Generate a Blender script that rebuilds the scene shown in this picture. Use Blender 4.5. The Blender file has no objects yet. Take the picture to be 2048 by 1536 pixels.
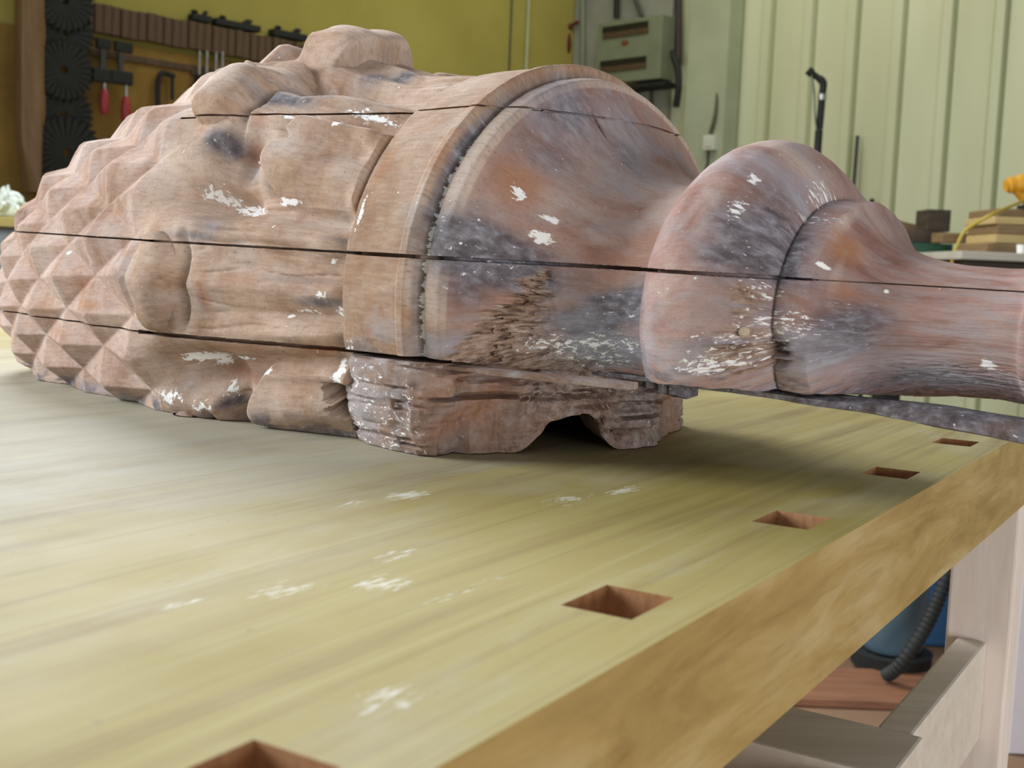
import bpy, bmesh, math, random
import numpy as np
from mathutils import Vector, Matrix

# ------------------------------------------------------------------ frame
S = 0.65                      # local working units -> metres
BZ = 0.90                     # bench top height
F_PX = 2400.0
ROLL = math.atan(.04)
PITCH = math.atan(231/2400*math.cos(ROLL))
CAM = np.array([0, 0, BZ + .15225*S])
Fw = np.array([0, math.cos(PITCH), -math.sin(PITCH)])
_u0 = np.array([0, math.sin(PITCH), math.cos(PITCH)]); _r0 = np.array([1., 0, 0])
Rt = math.cos(ROLL)*_r0 + math.sin(ROLL)*_u0
Up = -math.sin(ROLL)*_r0 + math.cos(ROLL)*_u0

def ray(px, py):
    return Fw + (px-1024)/F_PX*Rt - (py-768)/F_PX*Up
def at(px, py, Y):            # point on the sight line of a pixel at depth Y
    d = ray(px, py); return Vector(CAM + d*(Y/d[1]))
def on_plane(px, py, n, c):   # point where the sight line meets plane n.p = c
    d = ray(px, py); n = np.array(n, float); return Vector(CAM + d*((c - n@CAM)/(n@d)))

sc = bpy.context.scene
COL = sc.collection
cam_d = bpy.data.cameras.new('camera'); cam = bpy.data.objects.new('camera', cam_d); COL.objects.link(cam)
M = Matrix(((Rt[0], Up[0], -Fw[0], CAM[0]), (Rt[1], Up[1], -Fw[1], CAM[1]), (Rt[2], Up[2], -Fw[2], CAM[2]), (0, 0, 0, 1)))
cam.matrix_world = M
cam_d.sensor_width = 36; cam_d.lens = 36*F_PX/2048
cam_d.clip_start = .02; cam_d.clip_end = 100
cam_d.dof.use_dof = True; cam_d.dof.focus_distance = .66; cam_d.dof.aperture_fstop = 20
sc.camera = cam

# ------------------------------------------------------------------ light
world = bpy.data.worlds.new('daylight'); sc.world = world; world.use_nodes = True
bg = world.node_tree.nodes['Background']; bg.inputs[0].default_value = (.92, .96, 1.0, 1); bg.inputs[1].default_value = .36

def area(name, loc, target, sx, sy, power, color):
    l = bpy.data.lights.new(name, 'AREA'); l.shape = 'RECTANGLE'; l.size = sx; l.size_y = sy
    l.energy = power; l.color = color
    o = bpy.data.objects.new(name, l); COL.objects.link(o)
    o.location = loc; o.rotation_euler = (Vector(target)-Vector(loc)).to_track_quat('-Z', 'Y').to_euler()
    return o
area('skylight', (-1.3, 3.7, 3.5), (0.1, .9, .9), 1.8, 1.4, 165, (.97, .98, 1.0))
area('window_daylight', (-2.9, 1.0, 2.2), (0, .75, 1.0), 1.6, 1.3, 140, (.93, .97, 1.0))
area('leg_fill', (1.75, -1.8, .80), (.62, 1.0, .62), 1.6, 1.0, 56, (1.0, .97, .95))  # added unseen fill that brightens the bench leg and front edge
area('ceiling_lamp', (0.6, 5.6, 4.2), (0.9, 6.6, 1.2), 2.0, 2.0, 40, (1.0, .93, .72))

vs = sc.view_settings
vs.view_transform = 'Standard'; vs.look = 'None'; vs.exposure = 0.0; vs.gamma = 1.0; vs.use_curve_mapping = False

# ------------------------------------------------------------------ helpers
def label(o, text, cat, group=None):
    o['label'] = text; o['category'] = cat
    if group: o['group'] = group
    return o
def empty(name, loc=(0, 0, 0)):
    o = bpy.data.objects.new(name, None); COL.objects.link(o); o.location = loc; o.empty_display_size = .05
    return o
def link_mesh(name, me, mat, parent=None, world_verts=True):
    o = bpy.data.objects.new(name, me); COL.objects.link(o)
    if mat: me.materials.append(mat)
    if parent:
        o.parent = parent
        o.matrix_parent_inverse = Matrix.Identity(4)
        if world_verts: o.location = -parent.location
    return o
def obj(name, bm, mat, parent=None, smooth=None):
    me = bpy.data.meshes.new(name); bmesh.ops.recalc_face_normals(bm, faces=bm.faces); bm.to_mesh(me); bm.free()
    if smooth is not None:
        me.shade_smooth(); me.set_sharp_from_angle(angle=math.radians(smooth))
    return link_mesh(name, me, mat, parent)
def structure(o):
    o['kind'] = 'structure'; return o
def add_box(bm, o, ax, ay, az, bevel=0.0):
    """box from corner o with edge vectors ax, ay, az"""
    o, ax, ay, az = map(Vector, (o, ax, ay, az))
    v = [bm.verts.new(o + ax*i + ay*j + az*k) for k in (0, 1) for j in (0, 1) for i in (0, 1)]
    fs = [bm.faces.new([v[i] for i in q]) for q in ((0, 2, 3, 1), (4, 5, 7, 6), (0, 1, 5, 4), (2, 6, 7, 3), (0, 4, 6, 2), (1, 3, 7, 5))]
    if bevel:
        es = set(e for f in fs for e in f.edges)
        bmesh.ops.bevel(bm, geom=list(es), offset=bevel, segments=2, profile=.6, affect='EDGES')
    return v
def box_c(bm, c, sx, sy, sz, ang=0, bevel=0.0):
    ca, sa = math.cos(ang), math.sin(ang)
    ax = Vector((ca, sa, 0))*sx; ay = Vector((-sa, ca, 0))*sy; az = Vector((0, 0, sz))
    return add_box(bm, Vector(c)-ax/2-ay/2-az/2, ax, ay, az, bevel)
def add_tube(bm, pts, r, seg=10, caps=True):
    pts = [Vector(p) for p in pts]; n = len(pts)
    rr = r if hasattr(r, '__len__') else [r]*n
    rings = []; prev = None
    for i, p in enumerate(pts):
        d = (pts[min(i+1, n-1)]-pts[max(i-1, 0)]).normalized()
        if prev is None:
            a = Vector((0, 0, 1)) if abs(d.z) < .9 else Vector((1, 0, 0)); x = d.cross(a).normalized()
        else:
            x = (prev - d*prev.dot(d)).normalized()
        prev = x; y = d.cross(x)
        rings.append([bm.verts.new(p + (x*math.cos(2*math.pi*k/seg) + y*math.sin(2*math.pi*k/seg))*rr[i]) for k in range(seg)])
    for a, b in zip(rings, rings[1:]):
        for k in range(seg):
            bm.faces.new((a[k], a[(k+1) % seg], b[(k+1) % seg], b[k]))
    if caps:
        bm.faces.new(rings[0][::-1]); bm.faces.new(rings[-1])
def spline(pts, n=8):
    pts = [Vector(p) for p in pts]; out = []
    for i in range(len(pts)-1):
        p0, p1, p2, p3 = pts[max(i-1, 0)], pts[i], pts[i+1], pts[min(i+2, len(pts)-1)]
        for k in range(n):
            t = k/n
            out.append(.5*((2*p1) + (p2-p0)*t + (2*p0-5*p1+4*p2-p3)*t*t + (3*p1-p0-3*p2+p3)*t**3))
    out.append(pts[-1]); return out
def add_prism(bm, pts, vec):
    """extrude a planar polygon along vec"""
    a = [bm.verts.new(Vector(p)) for p in pts]; b = [bm.verts.new(Vector(p)+Vector(vec)) for p in pts]
    bm.faces.new(a); bm.faces.new(b[::-1]); n = len(a)
    for i in range(n): bm.faces.new((a[i], b[i], b[(i+1) % n], a[(i+1) % n]))

# --- node materials
class NT:
    def __init__(s, name, rough=.7):
        s.m = bpy.data.materials.new(name); s.m.use_nodes = True; s.t = s.m.node_tree; s.N = s.t.nodes; s.L = s.t.links
        s.b = s.N['Principled BSDF']; s.b.inputs['Roughness'].default_value = rough
    def n(s, typ, **kw):
        x = s.N.new(typ)
        for k, v in kw.items(): setattr(x, k, v)
        return x
    def put(s, sock, v):
        if hasattr(v, 'is_output'): s.L.new(v, sock)
        else: sock.default_value = v
    def coord(s, kind='Object'):
        return s.n('ShaderNodeTexCoord').outputs[kind]
    def attr(s, name, out='Fac'):
        a = s.n('ShaderNodeAttribute'); a.attribute_name = name; return a.outputs[out]
    def mapping(s, v, scale=(1, 1, 1), rot=(0, 0, 0)):
        m = s.n('ShaderNodeMapping'); s.L.new(v, m.inputs[0]); m.inputs['Scale'].default_value = scale; m.inputs['Rotation'].default_value = rot
        return m.outputs[0]
    def noise(s, v, scale, detail=4, rough=.55, dist=0):
        m = s.n('ShaderNodeTexNoise'); s.L.new(v, m.inputs['Vector']); m.inputs['Scale'].default_value = scale
        m.inputs['Detail'].default_value = detail; m.inputs['Roughness'].default_value = rough; m.inputs['Distortion'].default_value = dist
        return m.outputs['Fac']
    def ramp(s, f, stops, interp='LINEAR'):
        r = s.n('ShaderNodeValToRGB'); s.L.new(f, r.inputs[0]); cr = r.color_ramp; cr.interpolation = interp
        while len(cr.elements) < len(stops): cr.elements.new(.5)
        for e, (p, c) in zip(cr.elements, stops): e.position = p; e.color = (*c, 1) if len(c) == 3 else c
        return r.outputs[0]
    def step(s, f, lo, hi):
        r = s.n('ShaderNodeMapRange'); r.clamp = True
        s.put(r.inputs['Value'], f); r.inputs['From Min'].default_value = lo; r.inputs['From Max'].default_value = hi
        return r.outputs[0]
    def math(s, op, a, b=None):
        m = s.n('ShaderNodeMath', operation=op); s.put(m.inputs[0], a)
        if b is not None: s.put(m.inputs[1], b)
        return m.outputs[0]
    def mix(s, f, a, b, mode='MIX'):
        m = s.n('ShaderNodeMix', data_type='RGBA', blend_type=mode)
        s.put(m.inputs[0], f)
        for i, v in ((6, a), (7, b)):
            if hasattr(v, 'is_output'): s.L.new(v, m.inputs[i])
            else: m.inputs[i].default_value = (*v, 1) if len(v) == 3 else v
        return m.outputs[2]
    def color(s, v):
        if hasattr(v, 'is_output'): s.L.new(v, s.b.inputs['Base Color'])
        else: s.b.inputs['Base Color'].default_value = (*v, 1)
    def bump(s, h, strength, dist=.002):
        b = s.n('ShaderNodeBump'); b.inputs['Strength'].default_value = strength; b.inputs['Distance'].default_value = dist
        s.L.new(h, b.inputs['Height']); s.L.new(b.outputs[0], s.b.inputs['Normal'])
def plain(name, c, rough=.6, var=.15, scale=8, metallic=0, bump=0):
    t = NT(name, rough); co = t.coord()
    f = t.noise(co, scale, 5)
    t.color(t.ramp(f, [(.3, tuple(x*(1-var) for x in c)), (.7, tuple(min(1, x*(1+var)) for x in c))]))
    t.b.inputs['Metallic'].default_value = metallic
    if bump: t.bump(f, bump)
    return t.m
def wood(name, c1, c2, rot=(0, 0, 0), scale=(1, 12, 12), rough=.6, sc_=6):
    t = NT(name, rough); v = t.mapping(t.coord(), scale, rot)
    f = t.noise(v, sc_, 5, .6, .4); g = t.noise(v, sc_*5, 3)
    m = t.math('ADD', t.math('MULTIPLY', f, .75), t.math('MULTIPLY', g, .25))
    t.color(t.ramp(m, [(.35, c1), (.65, c2)])); t.bump(g, .15, .001)
    return t.m

# --- value noise for sculpting
_rng = np.random.RandomState(7); _T = _rng.rand(256, 256)
def vn(x, y, s=0):
    x = np.asarray(x, float)+s*17.31; y = np.asarray(y, float)+s*9.73
    xi = np.floor(x).astype(int); yi = np.floor(y).astype(int); fx = x-xi; fy = y-yi
    fx = fx*fx*(3-2*fx); fy = fy*fy*(3-2*fy)
    a = _T[xi & 255, yi & 255]; b = _T[(xi+1) & 255, yi & 255]; c = _T[xi & 255, (yi+1) & 255]; d = _T[(xi+1) & 255, (yi+1) & 255]
    return (a*(1-fx)+b*fx)*(1-fy)+(c*(1-fx)+d*fx)*fy
def fbm(x, y, s=0, o=4):
    r = 0; a = .5; f = 1; tot = 0
    for i in range(o):
        r = r+a*vn(x*f, y*f, s+i*3); tot += a; a *= .5; f *= 2.03
    return r/tot
def sst(x, a, b):
    q = np.clip((x-a)/(b-a), 0, 1); return q*q*(3-2*q)

# ================================================================== SETTING
# plan geometry of the two walls: left wall y - x = 8.09, right wall y + x = 8.81
WL = ((-.70711, .70711, 0), 8.09*.70711)
WR = ((.70711, .70711, 0), 8.81*.70711)
nL = Vector((.70711, -.70711, 0)); tL = Vector((.70711, .70711, 0))      # out of left wall / along it towards the corner
nR = Vector((-.70711, -.70711, 0)); tR = Vector((.70711, -.70711, 0))
CORN = Vector((.36, 8.45, 0))
def onL(px, py, off=0.): return on_plane(px, py, WL[0], WL[1]-off)
def onR(px, py, off=0.): return on_plane(px, py, WR[0], WR[1]-off)
Z = Vector((0, 0, 1))

# floor
t = NT('concrete_floor', .75); co = t.coord(); t.color(t.ramp(t.noise(co, 1.5, 6), [(.3, (.13, .075, .04)), (.7, (.22, .125, .07))])); m_floor = t.m
bm = bmesh.new(); add_box(bm, (-9, -3, -.1), (20, 0, 0), (0, 14, 0), (0, 0, .1)); structure(obj('floor', bm, m_floor))
# left wall: smooth, yellow painted
t = NT('yellow_wall', .85); co = t.coord(); f = t.noise(co, 1.3, 5)
t.color(t.ramp(f, [(.3, (.33, .285, .055)), (.7, (.42, .37, .09))])); m_yel = t.m
bm = bmesh.new(); add_box(bm, CORN - tL*9, tL*9, -nL*.1, Z*5.2); structure(obj('wall_left', bm, m_yel))
# right wall: ribbed sheet, one mesh
t = NT('ribbed_wall', .6); co = t.coord(); v = t.mapping(co, (1, 1, .12)); f = t.noise(v, 3.5, 5)
t.color(t.ramp(f, [(.25, (.55, .58, .37)), (.75, (.67, .71, .50))])); m_rib = t.m
bm = bmesh.new()
prof = [(0, 0)]
P0 = onR(1535, 300); u_first = (P0-CORN).dot(tR)
ribs = [( onR(x, 200)-CORN).dot(tR) for x in (1444, 1528, 1614, 1710, 1803, 1894, 1990)]
step_ = (ribs[-1]-ribs[1])/5
ribs = [ribs[1]+step_*(k-1) for k in range(0, 26)]
for u in ribs:
    prof += [(u-.036, 0), (u-.033, -.022), (u-.024, -.022), (u-.020, .030), (u+.030, .030), (u+.036, -.022), (u+.045, -.022), (u+.05, 0)]
prof.append((8.2, 0))
lo = [bm.verts.new(CORN + tR*u + nR*h) for u, h in prof]; hi = [bm.verts.new(CORN + tR*u + nR*h + Z*5.2) for u, h in prof]
lb = [bm.verts.new(CORN + tR*u - nR*.1) for u, h in prof]; hb = [bm.verts.new(CORN + tR*u - nR*.1 + Z*5.2) for u, h in prof]
for i in range(len(prof)-1):
    bm.faces.new((lo[i], lo[i+1], hi[i+1], hi[i])); bm.faces.new((lb[i], hb[i], hb[i+1], lb[i+1]))
    bm.faces.new((lo[i], lb[i], lb[i+1], lo[i+1])); bm.faces.new((hi[i], hi[i+1], hb[i+1], hb[i]))
bm.faces.new((lo[0], hi[0], hb[0], lb[0])); bm.faces.new((lo[-1], lb[-1], hb[-1], hi[-1]))
structure(obj('wall_right', bm, m_rib))

# ================================================================== WORKBENCH
e1 = Vector((.5256, .8508, 0)); e2 = Vector((.8508, -.5256, 0))
def bp(u, v, z=0): return e1*(u*S) + e2*(v*S) + Z*(BZ + z*S)
bench = empty('workbench', bp(.4, -1.2, -.9/S))
label(bench, 'large pale timber workbench with a row of square dog holes carrying the carved finial', 'workbench')
# bench-top material
t = NT('bench_top_wood', .42); t.b.inputs['Specular IOR Level'].default_value = .3; co = t.coord(); rz = -math.atan2(e1.y, e1.x)
vec = t.mapping(co, (1, 1, 1), (0, 0, rz))
g1 = t.noise(t.mapping(vec, (1.0, 26, 4)), 3.0, 6, .6, .3)
g2 = t.noise(t.mapping(vec, (3, 160, 30)), 4.0, 3, .6)
big = t.noise(t.mapping(vec, (1.0, 2.2, 1)), 2.6, 3)
c = t.ramp(big, [(.32, (.29, .23, .062)), (.5, (.345, .285, .095)), (.7, (.38, .335, .155))])
c = t.mix(t.math('MULTIPLY', t.step(g1, .49, .70), .85), c, (.21, .15, .05))
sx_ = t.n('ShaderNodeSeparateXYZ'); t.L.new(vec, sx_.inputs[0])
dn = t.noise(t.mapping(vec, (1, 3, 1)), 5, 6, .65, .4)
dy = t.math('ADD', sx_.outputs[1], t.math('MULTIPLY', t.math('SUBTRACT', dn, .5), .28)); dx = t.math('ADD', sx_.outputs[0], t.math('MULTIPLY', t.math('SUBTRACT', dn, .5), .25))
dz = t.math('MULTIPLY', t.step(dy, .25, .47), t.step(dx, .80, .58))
c = t.mix(t.math('MULTIPLY', dz, .80), c, t.ramp(dn, [(.30, (.26, .24, .20)), (.6, (.38, .37, .325))]))  # grey dust, also painting the window's pale reflection into the colour
def smear(x0, y0, sx, sy, k):
    ax = t.math('DIVIDE', t.math('SUBTRACT', sx_.outputs[0], x0), sx); ay = t.math('DIVIDE', t.math('SUBTRACT', sx_.outputs[1], y0), sy)
    r2 = t.math('ADD', t.math('MULTIPLY', ax, ax), t.math('MULTIPLY', ay, ay))
    return t.math('MULTIPLY', t.step(r2, 1.0, 0.0), k)
sm = None
for a in ((.411, .304, .020, .012, .95), (.382, .312, .018, .008, .8), (.265, .241, .022, .016, .75), (.291, .225, .018, .018, .8), (.322, .243, .020, .009, .8), (.213, .160, .020, .014, .75), (.49, .24, .030, .010, .8), (.45, .248, .035, .016, .75), (.30, .200, .05, .004, .7), (.235, .253, .02, .008, .6)):
    sm = smear(*a) if sm is None else t.math('MAXIMUM', sm, smear(*a))
sn = t.noise(t.mapping(vec, (30, 150, 30)), 3.2, 5, .7)
c = t.mix(t.math('MULTIPLY', t.step(t.math('ADD', sm, t.math('MULTIPLY', t.math('SUBTRACT', sn, .5), 2.2)), .70, .95), .75), c, (.70, .70, .64))
c = t.mix(t.math('MULTIPLY', t.step(g1, .44, .25), .4), c, (.46, .42, .25))
c = t.mix(t.math('MULTIPLY', t.step(g2, .52, .76), .62), c, (.33, .25, .10))
# lamination joints
wv = t.n('ShaderNodeSeparateXYZ'); t.L.new(vec, wv.inputs[0])
fr = t.math('FRACT', t.math('MULTIPLY', wv.outputs[1], 15.0))
jl = t.step(t.math('ABSOLUTE', t.math('SUBTRACT', fr, .5)), .488, .499)
c = t.mix(t.math('MULTIPLY', jl, .5), c, (.25, .18, .07))
# grey dusty scuffs and grime
sc1 = t.noise(t.mapping(vec, (2.0, 5, 1)), 3.2, 7, .65, .6)
c = t.mix(t.math('MULTIPLY', t.step(sc1, .52, .70), .30), c, (.44, .43, .36))
sp = t.noise(vec, 150, 3, .7); c = t.mix(t.math('MULTIPLY', t.step(sp, .68, .74), .5), c, (.16, .12, .07))
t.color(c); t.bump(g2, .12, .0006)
rr = t.noise(vec, 9, 4); t.L.new(t.ramp(rr, [(.3, (.52,)*3), (.7, (.70,)*3)]), t.b.inputs['Roughness'])
m_btop = t.m
t = NT('bench_edge_wood', .5); co = t.coord(); vec = t.mapping(co, (1, 1, 1), (0, 0, rz))
g1 = t.noise(t.mapping(vec, (1.6, 1, 9)), 4.0, 6, .65, .8); g2 = t.noise(t.mapping(vec, (5, 1, 90)), 4.0, 3, .6)
c = t.ramp(g1, [(.30, (.26, .16, .045)), (.5, (.40, .275, .095)), (.72, (.52, .41, .21))])
c = t.mix(t.math('MULTIPLY', t.step(g2, .5, .8), .35), c, (.19, .12, .04)); t.color(c); t.bump(g2, .1, .0006); m_bedge = t.m
t = NT('dog_hole_endgrain', .7); co = t.coord(); f = t.noise(t.mapping(co, (1, 1, .3)), 240, 4, .7)
t.color(t.ramp(f, [(.3, (.30, .135, .05)), (.7, (.50, .27, .13))])); m_hole = t.m
# top: slab with real square holes, built as a cell grid
UH = [.2315+.2434*k - .0045 for k in range(-2, 6)]           # hole starts along the bench
us = [-1.6]; hole_u = []
for u in UH: hole_u.append(len(us)); us += [u, u+.046]
us.append(1.50)
vs_ = [-2.35, -.2598, -.2238, -.201]; TH = .080
bm = bmesh.new(); mat_hole = set()
def cellmesh(z): return [[bm.verts.new(bp(u, v, z)) for v in vs_] for u in us]
tp, bt = cellmesh(0), cellmesh(-TH)
for i in range(len(us)-1):
    for j in range(len(vs_)-1):
        if False: pass
        if i in hole_u and j == 1:
            q = [(i, j), (i+1, j), (i+1, j+1), (i, j+1)]
            for a, b in zip(q, q[1:]+q[:1]):
                f = bm.faces.new((tp[a[0]][a[1]], tp[b[0]][b[1]], bt[b[0]][b[1]], bt[a[0]][a[1]])); f.material_index = 1
            continue
        bm.faces.new((tp[i][j], tp[i][j+1], tp[i+1][j+1], tp[i+1][j])); bm.faces.new((bt[i][j], bt[i+1][j], bt[i+1][j+1], bt[i][j+1]))
for i in range(len(us)-1):
    for j in (0, len(vs_)-1): bm.faces.new((tp[i][j], tp[i+1][j], bt[i+1][j], bt[i][j])).material_index = 2 if j else 0
for j in range(len(vs_)-1):
    for i in (0, len(us)-1): bm.faces.new((tp[i][j], tp[i][j+1], bt[i][j+1], bt[i][j]))
bm.edges.ensure_lookup_table()
zt = BZ
edge_sel = [e for e in bm.edges if all(abs(v.co.z-zt) < 1e-6 for v in e.verts) and
            (all(abs((v.co).dot(e2)/S + .201) < 1e-4 for v in e.verts) or all(abs(v.co.dot(e1)/S-1.5) < 1e-4 for v in e.verts))]
bmesh.ops.bevel(bm, geom=edge_sel, offset=.0042, segments=4, profile=.5, affect='EDGES')
low_sel = [e for e in bm.edges if all(abs(v.co.z-(zt-TH*S)) < 1e-6 for v in e.verts) and all(abs((v.co).dot(e2)/S + .201) < 1e-4 for v in e.verts)]
bmesh.ops.bevel(bm, geom=low_sel, offset=.002, segments=2, profile=.5, affect='EDGES')
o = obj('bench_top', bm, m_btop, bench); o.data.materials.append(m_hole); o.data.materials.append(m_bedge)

m_frame = wood('frame_wood', (.74, .64, .56), (.84, .76, .69), scale=(6, 6, .8), rough=.55, sc_=8)
m_rail = wood('rail_wood', (.60, .53, .44), (.70, .64, .55), rot=(0, 0, rz), scale=(.8, 10, 10), rough=.5, sc_=8)
def bbox(name, u0, u1, v0, v1, z0, z1, mat, bev=.002):
    bm = bmesh.new(); add_box(bm, bp(u0, v0, z0), e1*((u1-u0)*S), e2*((v1-v0)*S), Z*((z1-z0)*S), bev)
    return obj(name, bm, mat, bench)
zf = -BZ/S
for u, v in ((1.43, -.278), (.40, -.30), (1.43, -2.2), (-1.2, -.283), (-1.2, -2.2)):
    bbox('leg', u, u+.06, v, v+.07, zf, -TH-.001, m_frame)
bbox('stretcher', 1.085, 1.428, -.264, -.232, -.365, -.250, m_rail)
bbox('stretcher', .975, 1.083, -2.13, -.222, -.365, -.249, m_rail)
bbox('stretcher', .47, .973, -.268, -.236, -.365, -.255, m_rail)

# ================================================================== FINIAL
A0 = np.array([.055614, 1.08849, .124755])
DA = np.array([.7243978, -.68930451, -.01034962])            # axis, pineapple -> shaft
NA = np.array([-.68934143, -.7244366, 0.])                   # near side
VA = np.array([.00749764, -.00713442, .99994644])            # up
PROF = np.array([(-.86, 0), (-.855, .035), (-.835, .075), (-.80, .115), (-.76, .150), (-.70, .178), (-.63, .199), (-.55, .216), (-.47, .231),
    (-.40, .243), (-.33, .252), (-.28, .250), (-.22, .236), (-.16, .218), (-.11, .204), (-.0805, .197), (-.0795, .2045), (-.075, .2065), (-.04, .2070),
    (-.012, .2065), (-.008, .2085), (-.002, .2085), (.0005, .205), (.002, .194), (.0095, .190), (.011, .1955), (.0225, .194), (.0255, .192), (.027, .187),
    (.036, .175), (.05, .157), (.07, .135), (.09, .119), (.11, .1085), (.13, .1035), (.15, .1045), (.158, .106), (.1595, .112), (.164, .1175),
    (.172, .124), (.180, .130), (.19, .1345), (.203, .1365), (.215, .1345), (.227, .128), (.239, .118), (.25, .106), (.2565, .096), (.2585, .0895),
    (.261, .0912), (.280, .0895), (.284, .0885), (.2855, .0850), (.2885, .0805), (.295, .073), (.304, .0625), (.316, .0548), (.328, .0505), (.345, .047), (.365, .045),
    (.39, .0445), (.408, .046), (.414, .0475), (.4155, .051), (.420, .0525), (.424, .0525), (.426, .050), (.45, .052), (.50, .060), (.557, .066), (.5595, .064), (.5605, .055), (.5615, .0005)])
def _pchip(x, y):
    h = np.diff(x); dl = np.diff(y)/h; m = np.zeros(len(x))
    for i in range(1, len(x)-1):
        if dl[i-1]*dl[i] > 0:
            w1 = 2*h[i]+h[i-1]; w2 = h[i]+2*h[i-1]; m[i] = (w1+w2)/(w1/dl[i-1]+w2/dl[i])
    m[0] = dl[0]; m[-1] = dl[-1]; return m
_PM = _pchip(PROF[:, 0], PROF[:, 1])
def base_r(t):
    x, y = PROF[:, 0], PROF[:, 1]; t = np.asarray(t, float)
    i = np.clip(np.searchsorted(x, t)-1, 0, len(x)-2); h = x[i+1]-x[i]; q = np.clip((t-x[i])/h, 0, 1)
    return y[i]*(1+2*q)*(1-q)**2 + h*_PM[i]*q*(1-q)**2 + y[i+1]*q*q*(3-2*q) + h*_PM[i+1]*q*q*(q-1)
def gb(t, h, t0, h0, st, sh, p=1.0, rot=0.0):
    """soft bump centred on (t0, h0): t along the axis, h in degrees round it"""
    c, s = math.cos(rot), math.sin(rot); x = (t-t0)/st; y = (h-h0)/sh
    x, y = c*x+s*y, -s*x+c*y
    return np.exp(-(x*x+y*y)**p)
def dome(t, h, t0, h0, st, sh):
    q = 1-((t-t0)/st)**2-((h-h0)/sh)**2
    return np.sqrt(np.clip(q, 0, 1))
ND = 20                                                     # diamonds round the pineapple
LEAF = 40.0
def leaf_of(h): return np.round(h/LEAF)
def relief(t, h):
    """radial displacement and paint masks on the whole finial, h in degrees"""
    d = np.zeros_like(t); shift = np.zeros_like(t)
    # --- pineapple pyramids
    s_ = (t+.33)*np.interp(t, [-.86, -.6, -.33], [8.0, 6.2, 5.2]) + .10
    p = (h-1)/360*ND + s_; q = (h-1)/360*ND - s_
    fp = np.abs(p-np.round(p)); fq = np.abs(q-np.round(q))
    pyr = np.minimum(.5-fp, .5-fq)*2
    pyr = np.where(pyr > .9, .9, pyr)
    amp = np.interp(t, [-.86, -.8, -.7, -.36, -.30], [0, .007, .014, .019, .0])
    d = d + (pyr-.42)*amp
    # --- acanthus zone
    k = leaf_of(h); f = h-k*LEAF
    z = sst(t, -.36, -.30)*sst(t, -.082, -.10)
    env = np.interp(t, [-.36, -.30, -.25, -.20, -.14, -.085], [0, .7, 1.1, .75, .4, .12])
    valley = np.exp(-((np.abs(f)-20)/5.0)**2)
    d = d - z*env*.020*valley
    # long flutes
    d = d + z*.0022*np.cos(f*.55)*np.interp(t, [-.3, -.1], [.6, 1.4]) + z*.0016*np.exp(-(f/1.6)**2)
    # curled tips
    kn = np.abs(f) < 20
    w = np.interp(t, [-.345, -.25], [10.5, 12])
    fo = np.where(k == 1, f-5.0, f); to = np.where(k == 1, .004, 0.0)
    tip = dome(t, fo, -.297+to, 0, np.where(k == 1, .034, .027), np.where(k == 1, 9.0, 10.5))**.75
    tip_h = np.where(k == 2, .0, np.where(k == 1, .022, .021))
    d = d + tip_h*tip
    d = d - .011*gb(t, fo, -.262+to*2, 0, .009, 9.5, 2)*np.where(k == 2, 0, 1)
    # highest tip, a long scroll that overhangs towards the collar
    b2 = sst(t, -.328, -.312)*sst(t, -.256, -.264)*sst(h, 68, 75)*sst(h, 99, 90)*(1-.12*np.clip((t+.29)/.04, -1, 1)**2*(t < -.29))*(1-.42*np.clip((t+.300)/.040, 0, 1)**1.5)
    d = d + .034*np.where(np.abs(h-79) < 22, b2, 0)
    shift = shift + .020*np.where(np.abs(h-79) < 22, b2, 0)*sst(t, -.31, -.27)
    # side lobe between the second and the highest tip
    d = d - .017*sst(t, -.35, -.31)*sst(t, -.085, -.19)*sst(h, 50, 64)*sst(h, 125, 100) + .022*dome(t, h, -.300, 60, .036, 7.0)**.8
    d = d - .016*gb(t, h, -.225, 53.5, .035, 4.0, 1.5, .5)
    # hollows
    d = d - .022*gb(t, h, -.245, 19, .040, 4.2, 1.5, -.35)
    d = d - .020*gb(t, h, -.243, 30, .026, 6.0, 1.5)
    d = d - .018*gb(t, h, -.262, -20, .035, 5, 1.5, .3)
    d = d - .012*gb(t, h, -.225, -30, .018, 5, 1.5)
    # smooth broad lower leaves with a rounded lobed end (upper and lower one)
    def shield(hc, hw, t0, up):
        yy = (h-hc)/hw
        end = t0 + .030*np.abs(yy)**2.2 + .012*np.exp(-((yy-.35*up)/.10)**2)
        m = sst(t, end-.002, end+.006)*sst(np.abs(yy), 1.15, .70)*sst(t, -.081, -.086)
        return m
    mU = shield(31, 11.5, -.198, 1); mL = shield(-28.5, 10.5, -.205, -1); mB = 0*mU
    d = d + .0125*mU + .0125*mL - .007*gb(t, h, -.222, 29, .020, 9, 2) - .007*gb(t, h, -.228, -28, .018, 8, 2) + .004*mB
    # long rib of the middle leaf and the ridge above the shield
    d = d + .006*gb(t, h, -.17, 13.5, .07, 3.0) - .004*gb(t, h, -.11, 16.5, .03, 2)
    d = d + .005*gb(t, h, -.16, 47, .06, 3.5) - .006*gb(t, h, -.125, 43.5, .03, 1.6)
    d = d - .006*gb(t, h, -.125, -6, .035, 2.2, 1, .12) + .005*gb(t, h, -.13, -10, .04, 2)
    d = d - .032*sst(t-(-.115-.0022*(h+25)+.045*(fbm(t*3, h*.45, 15)-.5)), 0, .002)*sst(t, -.080, -.0806)*sst(h, -21.5, -23.5)*(h > -70)
    # --- rot hollow in the bell, its upper edge a torn diagonal ledge
    n = fbm(t*60, h*.35, 11); n2 = fbm(t*22, h*1.1, 12); n3 = fbm(t*140, h*.9, 14)
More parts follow.
